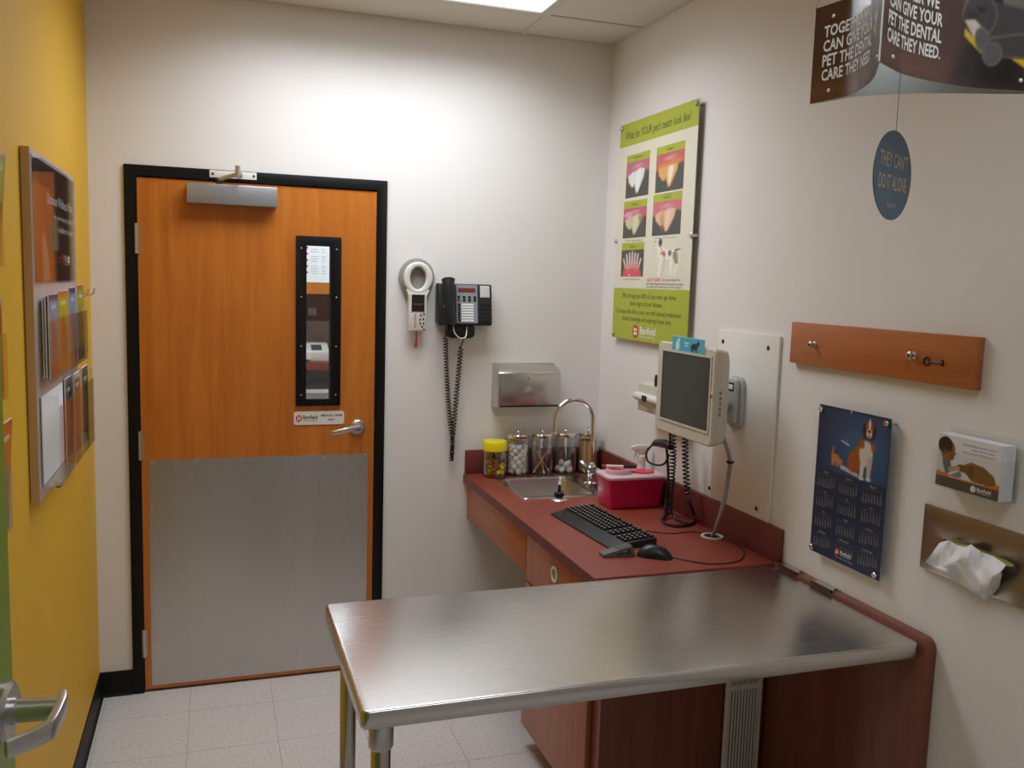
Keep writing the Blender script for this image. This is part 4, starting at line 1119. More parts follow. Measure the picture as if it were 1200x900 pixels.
MB().prism(BACK, rrect(1.378, 1.498, 1.446, 1.505, 0.02), 0.001, 0.05).build('wall_mount', 'black_plastic', ph, bevel=0.004)
cable('line_cable', [(1.400, -0.055, 1.500), (1.402, -0.075, 1.470), (1.425, -0.078, 1.448), (1.450, -0.078, 1.455), (1.458, -0.06, 1.495)], 0.0028, 'white_plastic', ph)
k1 = [(1.373, -0.062, 1.50), (1.374, -0.045, 1.47), (1.374, -0.03, 1.445)]
cable('cord_lead', k1, 0.0026, 'black_plastic', ph)
MB().tube(helix(spline([(1.374, -0.030, 1.446), (1.384, -0.022, 1.30), (1.396, -0.022, 1.16), (1.412, -0.024, 1.03)], 14), 0.0088, 0.0125, 10), 0.0026, 6).build('coiled_cord', 'black_plastic', ph)
cable('cord_lead', [(1.462, -0.04, 1.50), (1.456, -0.03, 1.45), (1.444, -0.022, 1.405)], 0.0026, 'black_plastic', ph)
MB().tube(helix(spline([(1.446, -0.022, 1.405), (1.438, -0.022, 1.30), (1.428, -0.022, 1.16), (1.418, -0.030, 1.03)], 14), 0.0088, 0.0145, 10), 0.0026, 6).build('coiled_cord', 'black_plastic', ph)
MB().tube(helix(spline([(1.415, -0.026, 1.035), (1.416, -0.024, 0.97), (1.414, -0.024, 0.912)], 10), 0.0085, 0.012, 9), 0.0032, 6).build('coiled_cord', 'black_plastic', ph)
MB().tube(spline([(1.413, -0.024, 1.04), (1.417, -0.024, 0.98), (1.413, -0.024, 0.95), (1.419, -0.024, 0.91)], 6), 0.006, 8).build('cord_end', 'black_plastic', ph)

dp = thing('towel_dispenser', 'stainless paper towel dispenser on the back wall above the jars', 'dispenser', (1.745, 0, 1.14))
SD = Fr((1.596, 0, 0), (0, -1, 0), (0, 0, 1), (1, 0, 0))
MB().prism(SD, [(0.001, 1.140), (0.098, 1.152), (0.098, 1.300), (0.088, 1.309), (0.001, 1.336)], 0.0, 0.286).build('dispenser_case', 'steel_plain', dp, bevel=0.002)
MB().fbox(Fr((0, -0.098, 0), (1, 0, 0), (0, 0, 1), (0, -1, 0)), 1.606, 1.872, 1.162, 1.296, 0.0003, 0.002).build('front_door', 'steel_plain', dp, bevel=0.001)
MB().fbox(Fr((0, -0.098, 0), (1, 0, 0), (0, 0, 1), (0, -1, 0)), 1.605, 1.873, 1.1525, 1.159, 0.0003, 0.0016).build('towel_slot', 'black_plastic', dp)
MB().lathe(Fr((1.735, -0.100, 1.283), (1, 0, 0), (0, 0, 1), (0, -1, 0)), [(0.007, 0), (0.007, 0.003), (0.004, 0.004)], 12).build('lock', 'chrome', dp)

# ================================================================== RIGHT WALL: plank, calendar, card holder, tissue plate, dental poster
pk = thing('wall_plank', 'orange wood plank with two hooks high on the right wall', 'plank', (W, -1.77, 1.474))
MB().fbox(RIGHT, 1.427, 2.118, 1.474, 1.596, 0.001, 0.021).build('board', 'maple_h', pk, bevel=0.001)
for q in ((955, 404), (1072, 416.5)):
    w_ = P(0, W - 0.021, *q)
    kb = MB().lathe(RIGHT.sub(-w_.y, w_.z, 0.0212), [(0.009, 0.0), (0.009, 0.003), (0.006, 0.006), (0.006, 0.010), (0.0095, 0.013), (0.0095, 0.018), (0.006, 0.020)], 14).build('hook_bolt', 'satin_metal', pk)
    MB().lathe(RIGHT.sub(-w_.y, w_.z, 0.0414), [(0.004, 0.0), (0.004, 0.001)], 10).build('bolt_recess', 'black_plastic', kb)
q0, q1 = P(0, W - 0.023, 1086, 423.5), P(0, W - 0.023, 1105, 425)
ky = thing('old_key', 'small dark iron key lying flat on the orange plank', 'key', q0)
a0_, b0_, a1_, b1_ = -q0.y, q0.z, -q1.y, q1.z
mb = MB().ring(RIGHT, ell(a0_, b0_, 0.0115, 0.0115, 20), ell(a0_, b0_, 0.0075, 0.0075, 20), 0.0215, 0.0245)
mb.build('key_bow', 'iron', ky)
MB().tube([RIGHT.p(a0_ + 0.011, b0_, 0.0232), RIGHT.p(a1_, b1_, 0.0232)], 0.0023, 8).build('key_shaft', 'iron', ky)
MB().fbox(RIGHT, a1_ - 0.006, a1_ + 0.001, b1_ - 0.008, b1_ + 0.006, 0.0215, 0.0245).build('key_bit', 'iron', ky)

def logo(fr, a, b, h, parent, word='ink_white', c=0.001, disc='ink_red'):
    emblem(fr, a - h * 1.6, b, h * 0.55, parent, c, disc)
    lettering(fr, [('Banfield', a + h * 0.55, b + h * 0.15, dict(w=h * 2.7, h=h * 0.62))], word, parent, c=c, bold=0.015)
    lettering(fr, [('PET HOSPITAL', a + h * 0.55, b - h * 0.38, dict(w=h * 2.6, h=h * 0.22))], word, parent, c=c)

# ---- calendar
CA0, CA1, CZ0, CZ1 = 1.586, 1.874, 0.938, 1.370
cw, ch = CA1 - CA0, CZ1 - CZ0
CR = RIGHT.sub(CA0, CZ0, 0.024)
ca = thing('wall_calendar', 'dark blue year calendar with a dog, on standoffs on the right wall', 'calendar', (W, -1.73, CZ0))
MB().fbox(CR, 0, cw, 0, ch, -0.004, -0.0003).build('backing_sheet', 'acrylic', ca)
MB().fbox(CR, 0.001, cw - 0.001, 0.001, ch - 0.001, -0.0002, 0.0004).build('calendar_sheet', 'navy', ca)
ik = Ink(150, 105, 1.43, (27, 45, 72))
ik.ellipse(0.93, 0.5, 0.62, 0.55, (52, 92, 132), soft=0.75).ellipse(0.9, 0.18, 0.45, 0.16, (44, 84, 122), soft=0.3)
BR, WH, DK = (158, 84, 44), (214, 198, 186), (46, 34, 30)
ik.cap(0.55, 0.115, 0.86, 0.06, 0.035, 0.03, (196, 178, 164), 0.02)                     # hind leg
ik.ellipse(0.80, 0.27, 0.135, 0.19, BR, -0.25, 0.03).cap(0.86, 0.40, 0.98, 0.52, 0.10, 0.10, BR, 0.03)
ik.ellipse(1.01, 0.42, 0.13, 0.20, WH, 0.0, 0.03).ellipse(0.91, 0.56, 0.06, 0.075, BR, 0.3, 0.03).ellipse(1.14, 0.54, 0.04, 0.06, BR, 0, 0.03)
ik.cap(0.96, 0.34, 0.945, 0.04, 0.047, 0.034, WH, 0.02).cap(1.09, 0.34, 1.08, 0.05, 0.05, 0.034, (196, 174, 160), 0.02).ellipse(0.95, 0.03, 0.055, 0.028, WH, 0, 0.02).ellipse(1.09, 0.045, 0.05, 0.026, WH, 0, 0.02)
ik.ellipse(1.045, 0.78, 0.105, 0.145, DK, 0.0, 0.02).ellipse(0.955, 0.76, 0.038, 0.10, DK, 0.15, 0.02).ellipse(1.135, 0.76, 0.038, 0.10, DK, -0.15, 0.02)
ik.ellipse(1.045, 0.83, 0.075, 0.10, BR, 0, 0.02).ellipse(1.045, 0.86, 0.026, 0.10, WH, 0, 0.015).ellipse(1.045, 0.735, 0.058, 0.075, (206, 190, 178), 0, 0.02).ellipse(1.045, 0.77, 0.026, 0.022, DK, 0, 0.01).ellipse(1.045, 0.685, 0.016, 0.035, (150, 70, 66), 0, 0.01)
ik.ellipse(1.005, 0.835, 0.012, 0.012, DK, 0, 0.01).ellipse(1.085, 0.835, 0.012, 0.012, DK, 0, 0.01)
KC = (196, 120, 62)                                                                     # kitten
ik.ellipse(0.41, 0.235, 0.095, 0.062, KC, -0.25, 0.02).ellipse(0.52, 0.19, 0.045, 0.042, KC, 0, 0.02).cap(0.34, 0.26, 0.36, 0.40, 0.016, 0.012, KC, 0.01)
for x_ in (0.345, 0.385, 0.44, 0.475): ik.cap(x_, 0.19, x_ + 0.005, 0.115, 0.015, 0.012, (200, 140, 90), 0.01)
ik.cap(0.51, 0.53, 0.66, 0.485, 0.010, 0.014, (196, 204, 212), 0.012).cap(0.625, 0.53, 0.625, 0.57, 0.006, 0.004, (196, 204, 212), 0.01)
ik.noise(0.008)
bpic = ch * 0.605
ik.build('photograph', CR, 0.002, cw - 0.002, bpic - 0.012, ch - 0.006, ca, c=0.0007)
months = ['January', 'February', 'March', 'April', 'May', 'June', 'July', 'August', 'September', 'October', 'November', 'December']
days = [31, 28, 31, 30, 31, 30, 31, 31, 30, 31, 30, 31]
first = 3
for m_ in range(12):
    r_, c_ = divmod(m_, 3)
    ax = cw * (0.175 + 0.325 * c_); by = bpic - 0.020 - 0.058 * r_
    mb = MB()
    text(mb, CR, months[m_], ax, by, h=0.0062, c=0.0011)
    for i_, ch_ in enumerate('SMTWTFS'): text(mb, CR, ch_, ax - 0.033 + 0.011 * i_, by - 0.0078, h=0.0034, c=0.0011)
    tag(mb.build('month_heading', 'ink_gold', ca, flat=True), kind='stuff')
    mb = MB(); col = first
    row = 0
    for d_ in range(1, days[m_] + 1):
        text(mb, CR, str(d_), ax - 0.033 + 0.011 * col, by - 0.0148 - 0.0064 * row, h=0.0044, c=0.0011, bold=0.01)
        col += 1
        if col == 7: col = 0; row += 1
    first = col
    tag(mb.build('month_days', 'ink_cream', ca, flat=True), kind='stuff')
logo(CR, cw * 0.50, 0.030, 0.016, ca, c=0.0012)
lettering(CR, [('We help pets live longer', cw * 0.52, 0.015, dict(w=0.07, h=0.004))], 'ink_white', ca, c=0.0012)
standoffs(CR, [(0.014, 0.014), (cw - 0.014, 0.014), (0.014, ch - 0.014), (cw - 0.014, ch - 0.014)], ca, 0.008, -0.023, 0.008, 'chrome')
screws(CR, [(cw * 0.47, ch - 0.006)], ca, 0.004, 0.0006)

# ---- dental poster
DA0, DA1, DZ_0, DZ_1 = 0.168, 0.815, 1.466, 2.362
pw, phh = DA1 - DA0, DZ_1 - DZ_0
PR = RIGHT.sub(DA0, DZ_0, 0.024)
po = thing('dental_poster', 'green and cream poster of pet teeth on the right wall', 'poster', (W, -0.49, DZ_0))
MB().fbox(PR, 0, pw, 0, phh, -0.005, -0.0003).build('backing_sheet', 'acrylic', po)
MB().fbox(PR, 0, pw, 0, phh, -0.0002, 0.0003).build('poster_sheet', 'poster_paper', po)
gb = phh * 0.238
MB().fbox(PR, 0, pw, 0, gb, 0.0003, 0.0006).build('lower_band', 'poster_green', po)
MB().fbox(PR, 0, pw, phh - 0.094, phh, 0.0003, 0.0006).build('title_band', 'poster_green', po)
lettering(PR, [("What do YOUR pet's teeth look like?", pw * 0.5, phh - 0.056, dict(w=pw * 0.84, h=0.044))], 'ink_olive', po, c=0.0009, bold=0.006)
GUM, GUM2, BLK = (198, 98, 118), (226, 150, 160), (62, 60, 54)
def tooth_pic(kind):
    i = Ink(64, 74, 0.9, BLK)
    gum = {0: (190, 104, 122), 1: (200, 92, 88), 2: (198, 84, 112), 3: (206, 110, 118), 4: None}[kind]
    if kind < 4:
        i.poly([(-0.1, 0.62), (0.1, 0.56), (0.35, 0.70), (0.6, 0.76), (0.8, 0.70), (1.0, 0.62), (1.0, 1.1), (-0.1, 1.1)], gum, 0.08)
        T_ = {0: (232, 230, 224), 1: (228, 168, 84), 2: (206, 196, 150), 3: (232, 186, 150)}[kind]
        T2 = {0: (240, 240, 236), 1: (240, 228, 208), 2: (216, 214, 184), 3: (240, 204, 172)}[kind]
        i.poly([(0.08, 0.62), (0.30, 0.74), (0.40, 0.50), (0.30, 0.28), (0.22, 0.30), (0.10, 0.45)], T_, 0.05)
        i.poly([(0.30, 0.70), (0.55, 0.80), (0.74, 0.74), (0.70, 0.52), (0.50, 0.12), (0.42, 0.10), (0.34, 0.35)], T_, 0.05)
        i.poly([(0.42, 0.68), (0.60, 0.72), (0.58, 0.50), (0.48, 0.18), (0.42, 0.22), (0.40, 0.45)], T2, 0.06)
        i.ellipse(0.45, 0.86, 0.16, 0.05, GUM2, 0.1, 0.08)
        if kind == 1: i.cap(0.12, 0.70, 0.78, 0.74, 0.05, 0.06, (226, 122, 56), 0.08)
        if kind == 2: i.poly([(0.6, 0.72), (0.82, 0.74), (0.66, 0.42)], (170, 128, 54), 0.05).ellipse(0.2, 0.78, 0.16, 0.10, (228, 160, 180), 0, 0.06)
        if kind == 3: i.ellipse(0.32, 0.45, 0.05, 0.2, (214, 142, 88), 0, 0.1)
    else:
        i.ellipse(0.45, 0.05, 0.38, 0.42, (206, 76, 70), 0, 0.1)
        for k in range(7):
            x_ = 0.10 + 0.115 * k; h_ = 0.93 - 0.05 * abs(k - 3) - (0.12 if k in (0, 6) else 0)
            i.cap(x_ + (0.45 - x_) * 0.25, 0.34, x_, h_, 0.035, 0.030, (236, 208, 196), 0.03)
            i.cap(x_ + (0.45 - x_) * 0.45, 0.18, x_ + (0.45 - x_) * 0.25, 0.42, 0.03, 0.035, (222, 132, 112), 0.06)
        i.ellipse(0.45, 0.1, 0.24, 0.2, (220, 72, 92), 0, 0.12).ellipse(0.35, 0.06, 0.04, 0.03, (250, 200, 200), 0, 0.04)
    return i.noise(0.01)
pcs = [(0.115, 0.435, 0.655, 0.850, 0, 'Healthy Mouth'), (0.525, 0.865, 0.655, 0.850, 1, 'Grade 1'),
       (0.100, 0.425, 0.470, 0.640, 2, 'Grade 2'), (0.510, 0.860, 0.470, 0.648, 3, 'Grade 3'), (0.095, 0.415, 0.292, 0.448, 4, 'Grade 4')]
for u0, u1, v0, v1, k, cap in pcs:
    a0, a1, b0, b1 = pw * u0, pw * u1, phh * v0, phh * v1
    tooth_pic(k).build('tooth_photograph', PR, a0, a1, b0, b1 - 0.030, po, c=0.0008)
    hb = MB().fbox(PR, a0, a1, b1 - 0.0295, b1, 0.0003, 0.0008).build('picture_heading', 'poster_green', po)
    lettering(PR, [(cap, (a0 + a1) / 2, b1 - 0.015, dict(h=0.013))], 'ink_olive', hb, c=0.0011)
    if k: lettering(PR, [({1: 'Plaque', 2: 'Tartar and redness', 3: 'Swelling and heavy tartar', 4: 'Loose or missing teeth'}[k], (a0 + a1) / 2, b0 - 0.011, dict(h=0.009, w=(a1 - a0) * (0.3 if k == 1 else 0.75)))], 'ink_grey', po, c=0.0009)
di = Ink(70, 90, 0.78, (226, 220, 198))
DW, DK2 = (240, 236, 222), (70, 62, 52)
di.cap(0.20, 0.78, 0.26, 0.58, 0.07, 0.11, DW, 0.02).ellipse(0.34, 0.55, 0.16, 0.13, DW, 0.1, 0.02).cap(0.30, 0.58, 0.58, 0.60, 0.12, 0.085, DW, 0.02)
di.ellipse(0.16, 0.90, 0.09, 0.065, DW, -0.3, 0.02).ellipse(0.21, 0.87, 0.05, 0.10, DK2, 0.0, 0.02).ellipse(0.09, 0.90, 0.02, 0.02, (30, 28, 26), 0, 0.01)
di.cap(0.24, 0.46, 0.20, 0.03, 0.045, 0.022, DW, 0.015).cap(0.34, 0.44, 0.30, 0.05, 0.04, 0.02, (214, 208, 190), 0.015).cap(0.60, 0.56, 0.66, 0.32, 0.07, 0.03, (150, 140, 116), 0.015).cap(0.66, 0.32, 0.60, 0.05, 0.026, 0.018, DW, 0.015)
di.cap(0.50, 0.56, 0.52, 0.06, 0.05, 0.018, DW, 0.015).cap(0.62, 0.66, 0.74, 0.70, 0.03, 0.008, (120, 112, 92), 0.012)
di.ellipse(0.32, 0.58, 0.035, 0.07, (206, 66, 74), 0.2, 0.03).ellipse(0.25, 0.60, 0.03, 0.03, (214, 120, 120), 0, 0.03).ellipse(0.47, 0.60, 0.04, 0.07, (112, 96, 78), 0, 0.03).cap(0.20, 0.82, 0.28, 0.62, 0.01, 0.01, (214, 90, 90), 0.01)
di.build('dog_picture', PR, pw * 0.525, pw * 0.895, phh * 0.288, phh * 0.462, po, c=0.0008)
lettering(PR, [('HEALTHY HEART', pw * 0.56, phh * 0.278, dict(w=pw * 0.18, h=0.012))], 'ink_orange', po, c=0.0009)
lettering(PR, [('and organs depend on', pw * 0.78, phh * 0.278, dict(w=pw * 0.22, h=0.012)), ('clean teeth. Bacteria from the mouth can travel', pw * 0.69, phh * 0.262, dict(w=pw * 0.46, h=0.011)), ('through the bloodstream to other organs', pw * 0.69, phh * 0.247, dict(w=pw * 0.44, h=0.011))], 'ink_grey', po, c=0.0009)
lettering(PR, [('78% of dogs and 68% of cats over age three', pw * 0.49, gb * 0.845, dict(w=pw * 0.72, h=0.026)), ('show signs of oral disease.', pw * 0.47, gb * 0.70, dict(w=pw * 0.44, h=0.026)),
               ('Decrease the risk to your pet with annual professional', pw * 0.49, gb * 0.54, dict(w=pw * 0.86, h=0.026)), ('dental cleanings and ongoing home care.', pw * 0.48, gb * 0.40, dict(w=pw * 0.66, h=0.026))], 'ink_olive', po, c=0.0009, bold=0.004)
logo(PR, pw * 0.47, gb * 0.175, 0.050, po, c=0.0010, word='ink_white')
standoffs(PR, [(0.016, 0.016), (pw - 0.016, 0.016), (0.016, phh - 0.016), (pw - 0.016, phh - 0.016), (0.005, phh * 0.46), (pw - 0.005, phh * 0.46)], po, 0.010, -0.023, 0.006)

# ---- brochure holder
HA0, HA1, HZ0, HZ1 = 2.044, 2.242, 1.238, 1.380
ho = thing('card_holder', 'clear acrylic wall holder with leaflets, right of the calendar', 'card holder', (W, -2.143, HZ0))
MB().fbox(RIGHT, HA0, HA1, HZ0, HZ1, 0.001, 0.0035).build('back_sheet', 'holder_acrylic', ho)
MB().fbox(RIGHT, HA0, HA1, HZ0, HZ0 + 0.003, 0.004, 0.052).build('base_ledge', 'holder_acrylic', ho)
MB().fbox(RIGHT, HA0, HA1, HZ0 + 0.0035, HZ0 + 0.094, 0.0495, 0.052).build('front_lip', 'holder_acrylic', ho)
for a in (HA0, HA1 - 0.0025):
    MB().fbox(RIGHT, a, a + 0.0025, HZ0 + 0.0035, HZ0 + 0.094, 0.004, 0.049).build('side_lip', 'holder_acrylic', ho)
lw, lh = 0.180, 0.124
la0 = HA0 + 0.008; lz0 = HZ0 + 0.0035
leaf0 = None
nl = 15
for k in range(nl):
    c_ = 0.0062 + 0.0026 * k
    if k < nl - 1:
        if leaf0 is None:
            o = MB().fbox(RIGHT, la0, la0 + lw, lz0, lz0 + lh, c_, c_ + 0.0022).build('leaflet', 'paper'); leaf0 = o
        else:
            o = leaf0.copy(); COL.objects.link(o); o.location = leaf0.location + RIGHT.n * (0.0026 * k) + Vector((0, random.uniform(-0.0012, 0.0012), 0))
        tag(o, 'plain white leaflet stacked behind the printed one in the holder', 'leaflet', 'white leaflets in the clear holder')
    else:
        fl = thing('leaflet', 'front leaflet printed with man and dog in the clear holder', 'leaflet', RIGHT.p(la0 + lw / 2, lz0, c_))
        MB().fbox(RIGHT, la0, la0 + lw, lz0, lz0 + lh, c_, c_ + 0.0022).build('leaflet_sheet', 'paper', fl)
        ik = Ink(120, 84, 1.45, (226, 224, 228))
        SKN, SK2 = (140, 84, 58), (112, 66, 46)
        ik.poly([(-0.1, 0.2), (0.22, 0.2), (0.38, 0.42), (0.30, 0.62), (0.02, 0.72), (-0.1, 0.7)], (206, 210, 222), 0.03)           # white coat
        ik.poly([(0.12, 0.66), (0.30, 0.60), (0.36, 0.34), (0.24, 0.24), (0.14, 0.45)], (92, 100, 120), 0.03)
        ik.ellipse(0.25, 0.70, 0.155, 0.20, SKN, -0.3, 0.02).ellipse(0.35, 0.60, 0.05, 0.06, SK2, 0, 0.03).ellipse(0.40, 0.67, 0.035, 0.03, SKN, 0, 0.02)
        ik.ellipse(0.17, 0.80, 0.17, 0.16, (34, 28, 26), 0.3, 0.02).ellipse(0.19, 0.68, 0.030, 0.045, SK2, 0, 0.02).cap(0.30, 0.73, 0.36, 0.70, 0.012, 0.012, (40, 30, 26), 0.02)
        ik.poly([(0.56, 0.46), (0.80, 0.58), (1.10, 0.54), (1.32, 0.42), (1.42, 0.20), (0.90, 0.20), (0.72, 0.34), (0.58, 0.38)], (122, 78, 50), 0.03)
        ik.ellipse(0.60, 0.43, 0.10, 0.065, (104, 66, 44), -0.2, 0.02).ellipse(0.52, 0.45, 0.035, 0.03, (60, 40, 34), 0, 0.02).ellipse(0.80, 0.40, 0.08, 0.12, (92, 56, 38), 0.2, 0.03)
        ik.cap(0.33, 0.36, 0.52, 0.42, 0.05, 0.04, (196, 150, 96), 0.03).cap(0.40, 0.2, 0.55, 0.3, 0.07, 0.06, (120, 126, 150), 0.03)
        ik.poly([(-0.1, 0.30), (-0.1, 0.20), (1.6, 0.20), (1.6, 0.335), (1.2, 0.22), (0.4, 0.24)], (214, 106, 44), 0.01)
        ik.poly([(-0.1, 0.20), (-0.1, -0.1), (1.6, -0.1), (1.6, 0.20)], (48, 58, 72), 0.01)
        ik.build('photograph', RIGHT, la0 + 0.0005, la0 + lw - 0.0005, lz0 + 0.0005, lz0 + lh - 0.0005, fl, c=c_ + 0.0026)
        LF = RIGHT.sub(la0, lz0, c_)
        lettering(LF, [('Protecting your pet every', lw * 0.66, lh * 0.88, dict(w=lw * 0.50, h=0.006)), ('step of the way', lw * 0.72, lh * 0.81, dict(w=lw * 0.34, h=0.006)), ('Your partner in lifelong care', lw * 0.66, lh * 0.74, dict(w=lw * 0.50, h=0.006))], 'ink_grey', fl, c=0.0030)
        lettering(LF, [('Optimum Wellness Plans for your pet', lw * 0.50, lh * 0.225, dict(w=lw * 0.56, h=0.006))], 'ink_white', fl, c=0.0030)
        logo(LF, lw * 0.74, lh * 0.105, 0.014, fl, c=0.0030, disc='ink_white')

# ---- tissue plate
TA0, TA1, TZ0, TZ1 = 1.990, 2.296, 1.016, 1.176
tp = thing('tissue_dispenser', 'brushed steel wall tissue dispenser plate at the right edge', 'tissue dispenser', (W, -2.14, TZ0))
tq = P(0, W - 0.01, 1145, 647); tca, tcb = -tq.y, tq.z
def clampr(q): return [(max(TA0, min(TA1, a)), max(TZ0, min(TZ1, b))) for a, b in q]
n_ = 40
outer = []
for i in range(n_):
    c_, s_ = math.cos(2 * PI * i / n_), math.sin(2 * PI * i / n_)
    sx_ = (TA1 - tca) if c_ > 0 else (tca - TA0); sy_ = (TZ1 - tcb) if s_ > 0 else (tcb - TZ0)
    m_ = max(abs(c_), abs(s_))
    outer.append((tca + sx_ * c_ / m_, tcb + sy_ * s_ / m_))
MB().ring(RIGHT, outer, ell(tca, tcb, 0.100, 0.011, n_), 0.006, 0.010).build('face_plate', 'steel_dull', tp, bevel=0.0012)
MB().ring(RIGHT, outer, [(tca + (a - tca) * 0.985, tcb + (b - tcb) * 0.975) for a, b in outer], 0.001, 0.006).build('plate_flange', 'steel_dull', tp)
MB().prism(RIGHT, ell(tca, tcb, 0.102, 0.013, n_), 0.0045, 0.0056).build('tissue_carton', 'carton_yellow', tp)
# the tissue: a crumpled folded sheet hanging from the slot
ts = thing('tissue', 'white tissue hanging out of the steel wall dispenser', 'tissue', RIGHT.p(2.10, 1.0, 0.03))
def curve_at(pts, u):
    f_ = u * (len(pts) - 1); i = min(int(f_), len(pts) - 2); f_ -= i
    f_ = f_ * f_ * (3 - 2 * f_)
    return [pts[i][k] * (1 - f_) + pts[i + 1][k] * f_ for k in (0, 1)]
T_TOP = [(1101, 636), (1112, 633), (1122, 639), (1131, 641), (1138, 638), (1150, 647), (1164, 652), (1179, 662)]
T_MID = [(1085, 658), (1095, 663), (1108, 662), (1122, 659), (1134, 668), (1147, 676), (1160, 682), (1172, 672)]
T_LOW = [(1086, 660), (1101, 671), (1116, 679), (1128, 686), (1138, 692), (1148, 699), (1155, 703), (1163, 692)]
def tis(u, v):
    """u 0..1 along the slot, v 0..1 from the slot over the fold to the hanging edge"""
    a, b, c = curve_at(T_TOP, u), curve_at(T_MID, u), curve_at(T_LOW, u)
    if v < 0.55:
        k = v / 0.55
        q = [a[i] * (1 - k) + b[i] * k for i in (0, 1)]
    else:
        k = (v - 0.55) / 0.45
        q = [b[i] * (1 - k) + c[i] * k for i in (0, 1)]
    c_ = 0.011 + 0.034 * math.sin(PI * min(1.0, 0.05 + 0.85 * v)) ** 0.8 + 0.004 * math.sin(13 * u + 6 * v) + 0.0035 * math.sin(21 * u - 11 * v)
    c_ += 0.006 * abs(math.sin(7.5 * u + 2.5 * v)) * (1 - v)
    return P(0, W - max(0.0112, c_), q[0], q[1])
nu, nv = 48, 30
mb = MB()
mb.v = [tis(i / (nu - 1), j / (nv - 1)) for j in range(nv) for i in range(nu)]
mb.f = [(j * nu + i, j * nu + i + 1, (j + 1) * nu + i + 1, (j + 1) * nu + i) for j in range(nv - 1) for i in range(nu - 1)]
mb.build('upper_ply', 'tissue_paper', ts, angle=80)
mb = MB()
mb.v = [tis(i / (nu - 1), 0.5 + 0.42 * j / 9) + Vector((0.004 + 0.012 * j / 9, 0, 0)) for j in range(10) for i in range(nu)]
mb.f = [(j * nu + i, j * nu + i + 1, (j + 1) * nu + i + 1, (j + 1) * nu + i) for j in range(9) for i in range(nu - 1)]
mb.build('folded_ply', 'tissue_paper', ts, angle=80)

# ================================================================== HANGING MOBILE
ZM = 2.0
V1, V2 = P(2, ZM, 949, 122), P(2, ZM, 1030, 72)
V3 = P(2, ZM, 1228, 109)
mh = P(1, V1.y, 957, 10).z - ZM
hm = thing('hanging_mobile', 'three-sided dental care sign hanging from the ceiling, upper right', 'hanging sign', ((V1 + V2 + V3) / 3))
def side(ctrl):
    raw = spline(ctrl, 12)
    R_ = [0.0]
    for i in range(len(raw) - 1): R_.append(R_[-1] + (raw[i + 1] - raw[i]).length)
    pts = []
    for d in np.linspace(0, R_[-1], 41):
        i = min(len(raw) - 2, int(np.searchsorted(R_, d, side='right') - 1))
        pts.append(raw[i].lerp(raw[i + 1], (d - R_[i]) / max(R_[i + 1] - R_[i], 1e-9)))
    L = [0.0]
    for i in range(40): L.append(L[-1] + (pts[i + 1] - pts[i]).length)
    def warp(a, b, c):
        a = max(0.0, min(L[-1] - 1e-6, a))
        i = min(39, int(np.searchsorted(L, a, side='right') - 1))
        f_ = (a - L[i]) / (L[i + 1] - L[i])
        t_ = (pts[i + 1] - pts[i]).normalized()
        n_ = Vector((t_.y, -t_.x, 0))
        q = pts[i].lerp(pts[i + 1], f_) + n_ * c
        return Vector((q.x, q.y, ZM + b))
    return warp, L[-1]
def mobile_print(asp):
    i = Ink(130, 60, asp, (74, 46, 38))
    i.poly([(asp * 0.40, 1.2), (asp * 0.55, 0.84), (asp * 0.8, 0.66), (asp * 1.1, 0.56), (asp * 1.1, 1.2)], (112, 104, 96), 0.12)
    i.poly([(-1, 0.0), (asp * 0.5, 0.0), (asp * 0.5, 0.16), (-1, 0.22)], (112, 70, 50), 0.35)
    i.poly([(asp * 0.55, 0.05), (asp * 0.62, 0.5), (asp * 1.1, 0.35), (asp * 1.1, -0.1)], (34, 28, 26), 0.2)
    G1, G2, G3, G4 = (70, 66, 66), (92, 88, 88), (48, 44, 44), (118, 112, 110)
    x = asp * 0.60
    i.cap(x + 0.35, 0.66, x + 1.2, 0.52, 0.17, 0.20, G4, 0.03).cap(x + 0.35, 0.655, x + 1.2, 0.51, 0.16, 0.19, G1, 0.04)      # back
    i.poly([(x + 0.22, 0.84), (x + 0.33, 1.08), (x + 0.40, 0.80)], G3, 0.02)                                                    # ear
    i.ellipse(x + 0.14, 0.68, 0.205, 0.205, G4, 0.0, 0.02).ellipse(x + 0.145, 0.68, 0.19, 0.19, G1, 0.0, 0.03)                   # head
    i.ellipse(x + 0.05, 0.60, 0.10, 0.12, G3, 0.2, 0.05).ellipse(x + 0.16, 0.74, 0.05, 0.022, (40, 34, 30), -0.3, 0.02)
    i.poly([(x - 0.03, 0.62), (x + 0.10, 0.64), (x + 0.26, 0.52), (x + 0.20, 0.40), (x + 0.10, 0.47)], (200, 190, 172), 0.02)     # bristles
    i.poly([(x - 0.02, 0.55), (x + 0.10, 0.47), (x + 0.22, 0.40), (x + 0.20, 0.33), (x - 0.01, 0.47)], (210, 178, 36), 0.015)
    i.poly([(x + 0.42, 0.36), (x + 0.52, 0.36), (x + 1.3, 0.10), (x + 1.3, -0.02), (x + 0.9, 0.10)], (216, 176, 26), 0.012)       # handle
    i.ellipse(x + 0.20, 0.46, 0.085, 0.115, G4, 0.3, 0.02).ellipse(x + 0.20, 0.46, 0.075, 0.105, G2, 0.3, 0.03)                  # far paw
    i.cap(x + 0.95, 0.46, x + 0.35, 0.40, 0.15, 0.10, G4, 0.02).cap(x + 0.95, 0.455, x + 0.35, 0.395, 0.14, 0.09, G1, 0.04)      # forearm
    i.ellipse(x + 0.32, 0.33, 0.11, 0.115, G4, 0, 0.02).ellipse(x + 0.32, 0.33, 0.10, 0.105, G2, 0, 0.04)                        # near paw
    return i.noise(0.006)
def mz_(*q): return [P(2, ZM, *k) for k in q]
